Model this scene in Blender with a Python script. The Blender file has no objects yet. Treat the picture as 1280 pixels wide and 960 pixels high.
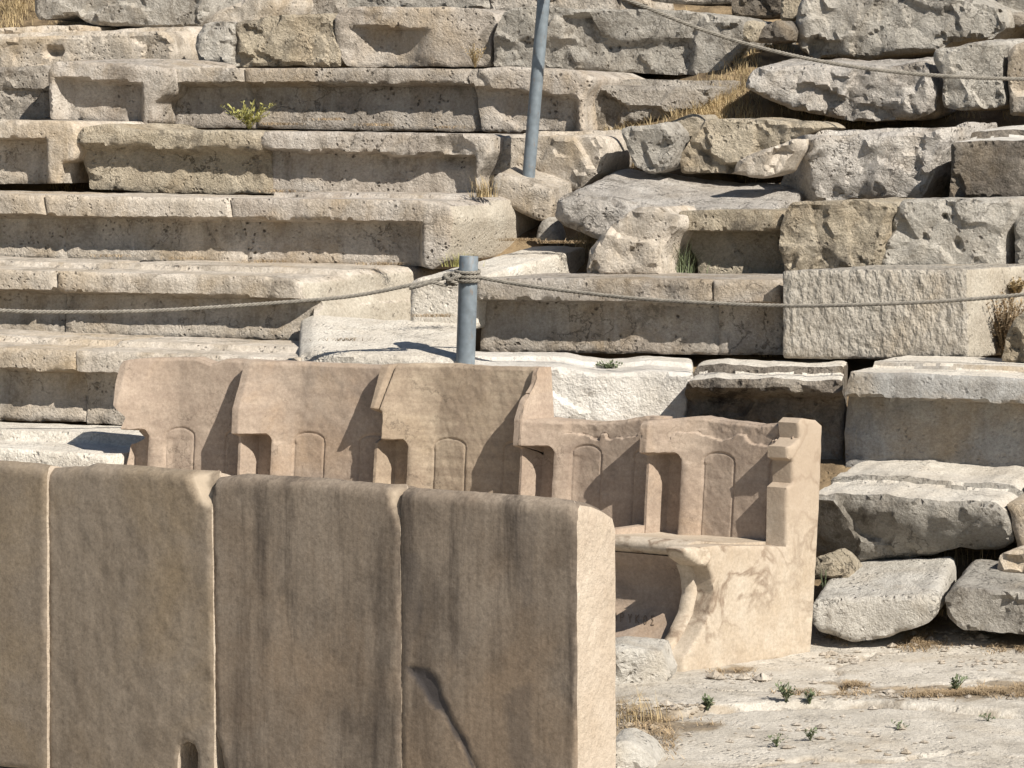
import bpy, math, random
import numpy as np
from mathutils import Vector
from mathutils.geometry import delaunay_2d_cdt

R = math.radians
rng = np.random.RandomState(7)
scene = bpy.context.scene
col = scene.collection

# ------------------------------------------------------------------ camera
FPX, EYE = 4000.0, 1.76
PITCH = math.atan(305 / FPX)
YO = [11.0, 11.5, 12.6, 12.9, 13.75, 14.72, 15.0, 15.2, 16, 16.75, 17.5, 18.25, 19, 19.75, 20.5, 21]
YN = [7.6, 8.0, 8.85, 9.05, 10.15, 11.15, 11.45, 11.6, 12.3, 12.97, 13.65, 14.3, 15.0, 15.65, 16.3, 16.75]


def dist(y):
    return float(np.interp(y, YO, YN))

CAM = np.array([0.0, 0.0, EYE])
FW = np.array([0, math.cos(PITCH), -math.sin(PITCH)])
UP = np.array([0, math.sin(PITCH), math.cos(PITCH)])
RT = np.array([1.0, 0, 0])
cd = bpy.data.cameras.new('camera')
cam = bpy.data.objects.new('camera', cd)
col.objects.link(cam)
cam.location = CAM
cam.rotation_euler = (math.pi / 2 - PITCH, 0, 0)
cd.sensor_width = 36
cd.lens = 36 * FPX / 1280
cd.clip_start, cd.clip_end = 0.1, 500
scene.camera = cam


def ray(p):
    return FW + (p[0] - 640) / FPX * RT - (p[1] - 480) / FPX * UP


def hit_plane(p, O, n):
    d = ray(p)
    return CAM + d * (np.dot(np.asarray(O) - CAM, n) / np.dot(d, n))


def hit_z(p, z=0.0):
    d = ray(p)
    return CAM + d * ((z - EYE) / d[2])


def at_y(p, y):
    d = ray(p)
    return CAM + d * (dist(y) / d[1])


def project(P):
    v = np.asarray(P) - CAM
    k = FPX / np.dot(v, FW)
    return np.array([640 + np.dot(v, RT) * k, 480 - np.dot(v, UP) * k])


# ------------------------------------------------------------------ noise
def _hash(ix, iy, iz, k):
    h = (ix * 374761393 + iy * 668265263 + iz * 2147483647 + k * 1274126177) & 0xFFFFFFFF
    h = ((h ^ (h >> 13)) * 1274126177) & 0xFFFFFFFF
    h = ((h ^ (h >> 16)) * 2246822519) & 0xFFFFFFFF
    return ((h ^ (h >> 15)) & 0xFFFF) / 32767.5 - 1.0


def noise3(P, seed=0):
    P = np.asarray(P, float) + seed * 17.31
    i = np.floor(P).astype(np.int64)
    f = P - i
    w = f * f * f * (f * (f * 6 - 15) + 10)
    out = 0
    for dx in (0, 1):
        wx = w[:, 0] if dx else 1 - w[:, 0]
        for dy in (0, 1):
            wy = w[:, 1] if dy else 1 - w[:, 1]
            for dz in (0, 1):
                wz = w[:, 2] if dz else 1 - w[:, 2]
                a = [i[:, 0] + dx, i[:, 1] + dy, i[:, 2] + dz]
                g = (_hash(*a, 1) * (f[:, 0] - dx) + _hash(*a, 2) * (f[:, 1] - dy) + _hash(*a, 3) * (f[:, 2] - dz))
                out = out + wx * wy * wz * g
    return out


def fbm(P, freq, octv=3, seed=0, gain=.5):
    P = np.asarray(P, float)
    s, a = 0, 1.0
    for o in range(octv):
        s = s + a * noise3(P * freq * 2 ** o, seed + o * 5)
        a *= gain
    return s


def vnoise(P, freq, octv=2, seed=0, gain=.5):
    return np.stack([fbm(P, freq, octv, seed + k * 31, gain) for k in range(3)], 1)


def sstep(a, b, x):
    t = np.clip((x - a) / (b - a), 0, 1)
    return t * t * (3 - 2 * t)


# ------------------------------------------------------------------ materials
def nd(nt, typ, **kw):
    n = nt.nodes.new(typ)
    for k, v in kw.items():
        setattr(n, k, v)
    return n


ALB = .74


def stone_mat(name, light, mid, dark, pit=0.5, rough_bump=0.5, stain=0.5, stain_col=(.15, .13, .105), streak=0.0,
              pit_scale=38, tool=0.0, warm=(.44, .33, .20), warm_amt=.35, vary=.16, vein=0.0, layer=0.0, big=2.2, grain=.8, crack=0.0, gain=1.33, coarse=0.0, ztint=None, lay_rot=4, streak_bump=0.0):
    light, mid, dark, warm, stain_col = [tuple(v * ALB * gain for v in c_) for c_ in (light, mid, dark, warm, stain_col)]
    m = bpy.data.materials.new(name)
    m.use_nodes = True
    nt = m.node_tree
    nt.nodes.clear()
    L = nt.links.new
    out = nd(nt, 'ShaderNodeOutputMaterial')
    bs = nd(nt, 'ShaderNodeBsdfPrincipled')
    bs.inputs['Roughness'].default_value = .88
    bs.inputs['Specular IOR Level'].default_value = .2
    L(bs.outputs[0], out.inputs[0])
    tc = nd(nt, 'ShaderNodeTexCoord')
    oi = nd(nt, 'ShaderNodeObjectInfo')
    mul = nd(nt, 'ShaderNodeVectorMath', operation='SCALE')
    comb = nd(nt, 'ShaderNodeCombineXYZ')
    for i in range(3):
        L(oi.outputs['Random'], comb.inputs[i])
    L(comb.outputs[0], mul.inputs[0])
    mul.inputs['Scale'].default_value = 37.0
    add = nd(nt, 'ShaderNodeVectorMath', operation='ADD')
    L(tc.outputs['Object'], add.inputs[0])
    L(mul.outputs[0], add.inputs[1])
    V = add.outputs[0]

    def noise(scale, detail=4, rough=.55, vec=None, dist=0.0):
        n = nd(nt, 'ShaderNodeTexNoise')
        n.inputs['Scale'].default_value = scale
        n.inputs['Detail'].default_value = detail
        n.inputs['Roughness'].default_value = rough
        n.inputs['Distortion'].default_value = dist
        L(vec or V, n.inputs['Vector'])
        return n.outputs['Fac']

    def ramp(fac, a, b, ca=(0, 0, 0, 1), cb=(1, 1, 1, 1)):
        r = nd(nt, 'ShaderNodeValToRGB')
        r.color_ramp.elements[0].position = a
        r.color_ramp.elements[1].position = b
        r.color_ramp.elements[0].color = ca
        r.color_ramp.elements[1].color = cb
        L(fac, r.inputs[0])
        return r.outputs[0]

    def mix(fac, a, b, typ='MIX', f=None):
        x = nd(nt, 'ShaderNodeMix', data_type='RGBA', blend_type=typ)
        if fac is not None:
            L(fac, x.inputs[0])
        else:
            x.inputs[0].default_value = f
        for s, v in ((6, a), (7, b)):
            if isinstance(v, tuple):
                x.inputs[s].default_value = (*v, 1) if len(v) == 3 else v
            else:
                L(v, x.inputs[s])
        return x.outputs[2]

    def math_(op, a, b=None):
        x = nd(nt, 'ShaderNodeMath', operation=op)
        for i, v in enumerate((a, b)):
            if v is None:
                continue
            if isinstance(v, (int, float)):
                x.inputs[i].default_value = v
            else:
                L(v, x.inputs[i])
        return x.outputs[0]

    c = mix(ramp(noise(big, 5, .62), .34, .66), dark, mid)
    c = mix(ramp(noise(5.5, 6, .65), .40, .68), c, light)
    c = mix(math_('MULTIPLY', ramp(noise(3.1, 4, .6, dist=.6), .52, .72), warm_amt), c, warm)
    # dark lichen and dirt patches
    st = math_('MULTIPLY', ramp(noise(4.2, 9, .74, dist=.3), .55, .62), stain)
    c = mix(st, c, stain_col)
    if streak:
        mp = nd(nt, 'ShaderNodeMapping')
        mp.inputs['Scale'].default_value = (7, 7, .7)
        L(V, mp.inputs[0])
        sk = ramp(noise(1.6, 7, .68, mp.outputs[0]), .49, .64)
        c = mix(math_('MULTIPLY', sk, streak), c, stain_col)
        mp2 = nd(nt, 'ShaderNodeMapping')
        mp2.inputs['Scale'].default_value = (45, 45, 1.2)
        L(V, mp2.inputs[0])
        sk2 = ramp(noise(1.6, 5, .7, mp2.outputs[0]), .44, .62)
        c = mix(math_('MULTIPLY', sk2, streak * .22), c, stain_col)
        mp6 = nd(nt, 'ShaderNodeMapping')
        mp6.inputs['Scale'].default_value = (9, 9, .9)
        mp6.inputs['Location'].default_value = (5, 9, 2)
        L(V, mp6.inputs[0])
        c = mix(math_('MULTIPLY', ramp(noise(1.3, 6, .65, mp6.outputs[0]), .50, .66), .55), c, light)
        c = mix(math_('MULTIPLY', ramp(noise(1.7, 5, .6, dist=.5), .52, .66), .5), c, warm)
        mp7 = nd(nt, 'ShaderNodeMapping')
        mp7.inputs['Scale'].default_value = (2.6, 2.6, .9)
        mp7.inputs['Location'].default_value = (1, 4, 8)
        L(V, mp7.inputs[0])
        c = mix(math_('MULTIPLY', ramp(noise(1.6, 9, .7, mp7.outputs[0], .3), .54, .68), streak * .6), c, stain_col)
    if vein:
        w = nd(nt, 'ShaderNodeTexNoise')
        w.inputs['Scale'].default_value = 5.5
        w.inputs['Detail'].default_value = 6
        w.inputs['Distortion'].default_value = .5
        L(V, w.inputs['Vector'])
        ab = math_('ABSOLUTE', math_('SUBTRACT', w.outputs['Fac'], .5))
        vv = ramp(ab, .0, .04, (1, 1, 1, 1), (0, 0, 0, 1))
        vv = math_('MULTIPLY', math_('MULTIPLY', vv, ramp(noise(1.9, 2), .38, .52)), vein)
        c = mix(vv, c, (.25, .19, .14))
    if layer:
        mp3 = nd(nt, 'ShaderNodeMapping')
        mp3.inputs['Scale'].default_value = (1.2, 1.2, 14)
        mp3.inputs['Rotation'].default_value = (0, R(lay_rot), 0)
        L(V, mp3.inputs[0])
        ly = ramp(noise(2.2, 5, .6, mp3.outputs[0]), .4, .7)
        c = mix(math_('MULTIPLY', ly, layer), c, dark)
    crk = None
    if crack:
        wn = nd(nt, 'ShaderNodeTexNoise')
        wn.inputs['Scale'].default_value = 4.2
        wn.inputs['Detail'].default_value = 8
        wn.inputs['Roughness'].default_value = .6
        L(V, wn.inputs['Vector'])
        ca_ = math_('ABSOLUTE', math_('SUBTRACT', wn.outputs['Fac'], .47))
        crk = math_('MULTIPLY', ramp(ca_, .0, .008, (1, 1, 1, 1), (0, 0, 0, 1)), ramp(noise(2.6, 2), .50, .58))
        c = mix(math_('MULTIPLY', crk, crack), c, (.08, .065, .05))
    # fine grain
    g = noise(85, 6, .75)
    c = mix(None, c, ramp(g, .25, .75, (.50, .48, .46, 1), (1.30, 1.30, 1.30, 1)), 'MULTIPLY', f=grain)
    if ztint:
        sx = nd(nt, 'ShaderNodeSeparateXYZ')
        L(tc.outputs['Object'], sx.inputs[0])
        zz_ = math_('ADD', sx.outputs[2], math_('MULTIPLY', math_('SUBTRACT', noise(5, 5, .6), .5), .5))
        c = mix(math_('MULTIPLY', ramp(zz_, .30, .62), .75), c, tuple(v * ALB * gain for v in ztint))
    # per stone tone
    hv = nd(nt, 'ShaderNodeHueSaturation')
    hv.inputs['Saturation'].default_value = 1.0
    L(math_('ADD', math_('MULTIPLY', oi.outputs['Random'], vary * 2), 1 - vary), hv.inputs['Value'])
    L(c, hv.inputs['Color'])
    c = hv.outputs[0]
    # pits
    hgt = None
    if pit:
        vo = nd(nt, 'ShaderNodeTexVoronoi')
        vo.inputs['Scale'].default_value = pit_scale
        vo.inputs['Randomness'].default_value = 1
        wv = nd(nt, 'ShaderNodeVectorMath', operation='ADD')
        L(V, wv.inputs[0])
        nv = nd(nt, 'ShaderNodeTexNoise')
        nv.inputs['Scale'].default_value = 30
        L(V, nv.inputs['Vector'])
        sc = nd(nt, 'ShaderNodeVectorMath', operation='SCALE')
        sc.inputs['Scale'].default_value = .03
        L(nv.outputs['Color'], sc.inputs[0])
        L(sc.outputs[0], wv.inputs[1])
        L(wv.outputs[0], vo.inputs['Vector'])
        p1 = ramp(vo.outputs['Distance'], .12, .34, (1, 1, 1, 1), (0, 0, 0, 1))
        msk = ramp(noise(7, 3, .6), .50, .62)
        pits = math_('MULTIPLY', p1, msk)
        c = mix(math_('MULTIPLY', pits, pit), c, (.075, .062, .05))
        hgt = pits
    L(c, bs.inputs['Base Color'])
    # bump
    h = math_('MULTIPLY', noise(26, 8, .68), 1.0)
    h = math_('ADD', h, math_('MULTIPLY', noise(95, 4, .7), .38 + .3 * grain))
    if coarse:
        h = math_('ADD', h, math_('MULTIPLY', noise(8, 11, .70, dist=.4), coarse))
    if streak_bump:
        mp5 = nd(nt, 'ShaderNodeMapping')
        mp5.inputs['Scale'].default_value = (70, 70, 3)
        L(V, mp5.inputs[0])
        h = math_('ADD', h, math_('MULTIPLY', noise(1.5, 4, .6, mp5.outputs[0]), streak_bump))
    if tool:
        mp4 = nd(nt, 'ShaderNodeMapping')
        mp4.inputs['Rotation'].default_value = (0, R(42), 0)
        mp4.inputs['Scale'].default_value = (22, 22, 12)
        L(V, mp4.inputs[0])
        h = math_('ADD', h, math_('MULTIPLY', noise(1.8, 2, .5, mp4.outputs[0]), tool))
    if hgt is not None:
        h = math_('SUBTRACT', h, math_('MULTIPLY', hgt, 1.1))
    if crk is not None:
        h = math_('SUBTRACT', h, math_('MULTIPLY', crk, .8))
    b = nd(nt, 'ShaderNodeBump')
    b.inputs['Strength'].default_value = rough_bump
    b.inputs['Distance'].default_value = .022
    L(h, b.inputs['Height'])
    L(b.outputs[0], bs.inputs['Normal'])
    return m


M = {}
M['cream'] = stone_mat('pale_limestone', (0.660, 0.600, 0.525), (0.550, 0.485, 0.404), (0.430, 0.375, 0.310), pit=.75, rough_bump=.55, stain=0.45, vary=.13, streak=.3, warm_amt=.5, pit_scale=46, crack=.5)
M['pitted'] = stone_mat('pitted_limestone', (0.560, 0.515, 0.462), (0.460, 0.410, 0.352), (0.360, 0.310, 0.263), pit=.95, rough_bump=.7, stain=0.6, vary=.13, streak=.3, warm_amt=.5, crack=.5)
M['grey'] = stone_mat('grey_limestone', (.52, .49, .44), (.42, .395, .35), (.32, .295, .26), pit=.8, rough_bump=.75, stain=0.65, warm_amt=.2, pit_scale=32, crack=.5, coarse=2.2)
M['rough'] = stone_mat('weathered_rock', (0.600, 0.550, 0.483), (0.480, 0.430, 0.367), (0.330, 0.290, 0.247), pit=.35, rough_bump=.95, stain=0.75, warm_amt=.45, vary=.14, crack=.5, coarse=2.2)
M['yellow'] = stone_mat('ochre_rock', (.60, .53, .42), (.50, .435, .33), (.38, .32, .24), pit=.35, rough_bump=1.0, stain=0.65, warm_amt=.5, crack=.5, coarse=2.2)
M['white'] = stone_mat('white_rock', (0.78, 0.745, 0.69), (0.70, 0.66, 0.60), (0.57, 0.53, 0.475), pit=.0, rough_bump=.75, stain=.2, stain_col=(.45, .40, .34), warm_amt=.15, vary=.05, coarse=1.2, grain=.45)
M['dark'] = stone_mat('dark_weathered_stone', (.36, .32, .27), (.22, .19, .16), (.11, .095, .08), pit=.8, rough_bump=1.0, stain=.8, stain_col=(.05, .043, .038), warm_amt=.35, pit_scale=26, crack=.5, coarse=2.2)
M['blue'] = stone_mat('blue_grey_limestone', (.46, .455, .44), (.36, .35, .33), (.27, .255, .235), pit=.35, rough_bump=.45, stain=.3, streak=.25, warm_amt=.3, stain_col=(.16, .15, .14), vary=.06)
M['tooled'] = stone_mat('tooled_limestone', (.49, .455, .40), (.42, .385, .33), (.36, .325, .28), pit=.0, rough_bump=.75, stain=.15, tool=2.6, warm_amt=.35, vary=.04)
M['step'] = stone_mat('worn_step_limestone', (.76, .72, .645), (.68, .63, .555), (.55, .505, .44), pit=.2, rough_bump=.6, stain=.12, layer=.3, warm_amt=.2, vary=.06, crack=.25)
M['throne'] = stone_mat('pinkish_marble', (.585, .475, .38), (.495, .39, .305), (.39, .305, .243), pit=.0, rough_bump=.16, stain=.38, stain_col=(.27, .225, .185), layer=.5, warm=(.55, .385, .25), warm_amt=.55, vary=.07, grain=.6, crack=.5, gain=1.08, big=3.2)
M['throne_veined'] = stone_mat('diagonally_veined_marble', (.62, .51, .385), (.53, .42, .31), (.36, .28, .21), pit=.0, rough_bump=.16, stain=.25, stain_col=(.26, .21, .17), layer=.85, lay_rot=64, warm=(.58, .43, .27), warm_amt=.4, vary=.03, grain=.6, crack=.5, gain=1.08, big=3.2)
M['slab'] = stone_mat('brown_streaked_marble', (.53, .44, .35), (.425, .345, .268), (.32, .255, .198), pit=.0, rough_bump=.13, stain=.38, stain_col=(.13, .105, .088), streak=.8, warm=(.47, .345, .235), warm_amt=.45, vary=.05, grain=.75, gain=0.88, streak_bump=.12)
M['slab_light'] = stone_mat('beige_streaked_marble', (.52, .435, .345), (.45, .37, .287), (.37, .30, .23), pit=.0, rough_bump=.13, stain=.38, stain_col=(.20, .165, .13), streak=.35, warm=(.50, .38, .24), warm_amt=.4, vary=.03, grain=.75, gain=0.86, streak_bump=.1)
for _mat in ('slab', 'slab_light'):
  nt = M[_mat].node_tree
  _bs = [n for n in nt.nodes if n.type == 'BSDF_PRINCIPLED'][0]
  _src = _bs.inputs['Base Color'].links[0].from_socket
  for _nm, _c in (('dark_mark', (.075, .066, .064, 1)), ('pale_mark', (.50, .41, .31, 1))):
      _a = nt.nodes.new('ShaderNodeAttribute')
      _a.attribute_name = _nm
      _m = nt.nodes.new('ShaderNodeMix')
      _m.data_type = 'RGBA'
      nt.links.new(_a.outputs['Fac'], _m.inputs[0])
      nt.links.new(_src, _m.inputs[6])
      _m.inputs[7].default_value = _c
      _src = _m.outputs[2]
  nt.links.new(_src, _bs.inputs['Base Color'])
M['slab_end'] = stone_mat('pale_end_marble', (.70, .60, .49), (.64, .535, .425), (.54, .44, .345), pit=0, rough_bump=.5, stain=.1, stain_col=(.4, .32, .24), tool=1.0, warm_amt=.2, vary=.02, grain=.35, gain=1.05)  # paler, creamier marble for the right end faces of the slabs
M['cut'] = stone_mat('pale_limestone_end', (.67, .615, .52), (.60, .54, .45), (.49, .435, .355), pit=.5, rough_bump=.5, stain=.15, warm_amt=.2, vary=.03, gain=1.05)  # paler limestone for the right end faces of some blocks
M['pale'] = stone_mat('pale_weathered_rock', (0.700, 0.660, 0.609), (0.580, 0.540, 0.493), (0.400, 0.365, 0.326), pit=.25, rough_bump=.9, stain=0.65, stain_col=(.16, .14, .12), warm_amt=.3, vary=.08, crack=.5, coarse=2.2)
M['chalk'] = stone_mat('chalky_rock', (.66, .63, .575), (.58, .55, .495), (.46, .43, .38), pit=.12, rough_bump=.8, stain=.35, stain_col=(.24, .21, .175), warm_amt=.3, vary=.04, coarse=1.6, grain=.6, crack=.4)
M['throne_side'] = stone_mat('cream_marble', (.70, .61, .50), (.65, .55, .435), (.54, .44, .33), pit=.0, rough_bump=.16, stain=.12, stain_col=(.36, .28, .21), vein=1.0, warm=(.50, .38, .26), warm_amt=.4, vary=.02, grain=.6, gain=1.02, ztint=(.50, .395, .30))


def plain_mat(name, c, rough=.7, metal=0.0, nscale=40, amt=.35):
    m = bpy.data.materials.new(name)
    m.use_nodes = True
    nt = m.node_tree
    bs = nt.nodes['Principled BSDF']
    bs.inputs['Roughness'].default_value = rough
    bs.inputs['Metallic'].default_value = metal
    tc = nt.nodes.new('ShaderNodeTexCoord')
    n = nt.nodes.new('ShaderNodeTexNoise')
    n.inputs['Scale'].default_value = nscale
    n.inputs['Detail'].default_value = 5
    r = nt.nodes.new('ShaderNodeValToRGB')
    r.color_ramp.elements[0].position = .3
    r.color_ramp.elements[1].position = .7
    r.color_ramp.elements[0].color = (*[x * (1 - amt) for x in c], 1)
    r.color_ramp.elements[1].color = (*[min(1, x * (1 + amt)) for x in c], 1)
    nt.links.new(tc.outputs['Object'], n.inputs['Vector'])
    nt.links.new(n.outputs['Fac'], r.inputs[0])
    nt.links.new(r.outputs[0], bs.inputs['Base Color'])
    return m


M['steel'] = plain_mat('grey_painted_steel', (.17, .20, .225), .5, .0, 30, .22)
_nt = M['steel'].node_tree
_b = _nt.nodes['Principled BSDF']
_src = _b.inputs['Base Color'].links[0].from_socket
_tc = [n for n in _nt.nodes if n.type == 'TEX_COORD'][0]
_mp = _nt.nodes.new('ShaderNodeMapping')
_mp.inputs['Scale'].default_value = (14, 14, 4)
_nt.links.new(_tc.outputs['Object'], _mp.inputs[0])
_n = _nt.nodes.new('ShaderNodeTexNoise')
_n.inputs['Scale'].default_value = 3
_n.inputs['Detail'].default_value = 9
_n.inputs['Roughness'].default_value = .72
_nt.links.new(_mp.outputs[0], _n.inputs['Vector'])
_r = _nt.nodes.new('ShaderNodeValToRGB')
_r.color_ramp.elements[0].position = .56
_r.color_ramp.elements[1].position = .70
_nt.links.new(_n.outputs['Fac'], _r.inputs[0])
_m = _nt.nodes.new('ShaderNodeMix')
_m.data_type = 'RGBA'
_nt.links.new(_r.outputs[0], _m.inputs[0])
_nt.links.new(_src, _m.inputs[6])
_m.inputs[7].default_value = (.20, .15, .11, 1)
_nt.links.new(_m.outputs[2], _b.inputs['Base Color'])
M['pipe_inside'] = plain_mat('pipe_hollow_shade', (.05, .055, .06), .6)
M['rope'] = plain_mat('weathered_rope', (.22, .20, .17), .9, 0, 60, .3)
M['dry'] = plain_mat('dry_straw', (.45, .345, .19), .85, 0, 9, .45)
M['litter'] = plain_mat('brown_plant_litter', (.36, .265, .16), .9, 0, 9, .4)
M['green'] = plain_mat('grey_green_leaves', (.15, .18, .095), .7, 0, 14, .4)
M['yellowgreen'] = plain_mat('yellow_green_leaves', (.40, .38, .13), .7, 0, 14, .35)
M['letter_shade'] = plain_mat('incised_letter_shade', (.20, .145, .10), .95, 0, 30, .2)

# ground: rock paving with soil in the hollows (attribute 'soil')
gm = stone_mat('worn_rock_paving', (.655, .61, .54), (.575, .53, .46), (.45, .41, .35), pit=.15, rough_bump=.6, crack=.35, grain=.6, stain=.3, stain_col=(.22, .19, .15), warm_amt=.25, vary=0)
nt = gm.node_tree
bs = [n for n in nt.nodes if n.type == 'BSDF_PRINCIPLED'][0]
src = bs.inputs['Base Color'].links[0].from_socket
at = nt.nodes.new('ShaderNodeAttribute')
at.attribute_name = 'soil'
tcg = nt.nodes.new('ShaderNodeTexCoord')
ns = nt.nodes.new('ShaderNodeTexNoise')
ns.inputs['Scale'].default_value = 9
ns.inputs['Detail'].default_value = 8
nt.links.new(tcg.outputs['Object'], ns.inputs['Vector'])
rs = nt.nodes.new('ShaderNodeValToRGB')
rs.color_ramp.elements[0].color = (.10, .072, .045, 1)
rs.color_ramp.elements[1].color = (.34, .25, .15, 1)
rs.color_ramp.elements[0].position = .3
rs.color_ramp.elements[1].position = .7
nt.links.new(ns.outputs['Fac'], rs.inputs[0])
mx = nt.nodes.new('ShaderNodeMix')
mx.data_type = 'RGBA'
nt.links.new(at.outputs['Fac'], mx.inputs[0])
nt.links.new(src, mx.inputs[6])
nt.links.new(rs.outputs[0], mx.inputs[7])
nt.links.new(mx.outputs[2], bs.inputs['Base Color'])
M['ground'] = gm


# ------------------------------------------------------------------ object helpers
def tag(o, label=None, cat=None, group=None, kind=None):
    for k, v in (('label', label), ('category', cat), ('group', group), ('kind', kind)):
        if v:
            o[k] = v
    return o


def mesh_obj(name, V, F, mat, parent=None, smooth=True, sharp=52, origin=None):
    V = np.asarray(V, float)
    if origin is None:
        lo, hi = V.min(0), V.max(0)
        origin = np.array([(lo[0] + hi[0]) / 2, (lo[1] + hi[1]) / 2, lo[2]])
    me = bpy.data.meshes.new(name)
    me.from_pydata((V - origin).tolist(), [], F)
    me.update()
    if smooth:
        me.polygons.foreach_set('use_smooth', [True] * len(me.polygons))
        if sharp:
            me.set_sharp_from_angle(angle=R(sharp))
    me.materials.append(mat)
    o = bpy.data.objects.new(name, me)
    col.objects.link(o)
    if parent is not None:
        o.parent = parent
        o.location = Vector(origin) - parent.location
    else:
        o.location = origin
    return o


def thing(name, loc, label, cat, group=None):
    o = bpy.data.objects.new(name, None)
    o.empty_display_size = .1
    col.objects.link(o)
    o.location = loc
    return tag(o, label, cat, group)


def faces_to(o, mat, test, nv=0):
    if not mat:
        return
    me = o.data
    me.materials.append(M[mat])
    k = len(me.materials) - 1
    for p in me.polygons:
        if test(p.normal) and (not nv or len(p.vertices) == nv):
            p.material_index = k


TH = R(12)
PHI = R(26)


def resample(pts, g):
    out = []
    n = len(pts)
    for i in range(n):
        a, b = np.array(pts[i]), np.array(pts[(i + 1) % n])
        L = np.linalg.norm(b - a)
        k = max(1, int(round(L / g)))
        for j in range(k):
            out.append(a + (b - a) * j / k)
    return np.array(out)


def inside(P, poly):
    x, y = P[:, 0], P[:, 1]
    c = np.zeros(len(P), bool)
    n = len(poly)
    j = n - 1
    for i in range(n):
        xi, yi, xj, yj = *poly[i], *poly[j]
        if yi != yj:
            cond = ((yi > y) != (yj > y)) & (x < (xj - xi) * (y - yi) / (yj - yi) + xi)
            c ^= cond
        j = i
    return c


def seg_dist(P, poly, closed=True):
    d = np.full(len(P), 1e9)
    n = len(poly)
    for i in range(n if closed else n - 1):
        a, b = poly[i], poly[(i + 1) % n]
        ab = b - a
        t = np.clip(((P - a) @ ab) / max(ab @ ab, 1e-12), 0, 1)
        d = np.minimum(d, np.linalg.norm(P - a - t[:, None] * ab, axis=1))
    return d


SEED = [0]


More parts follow.
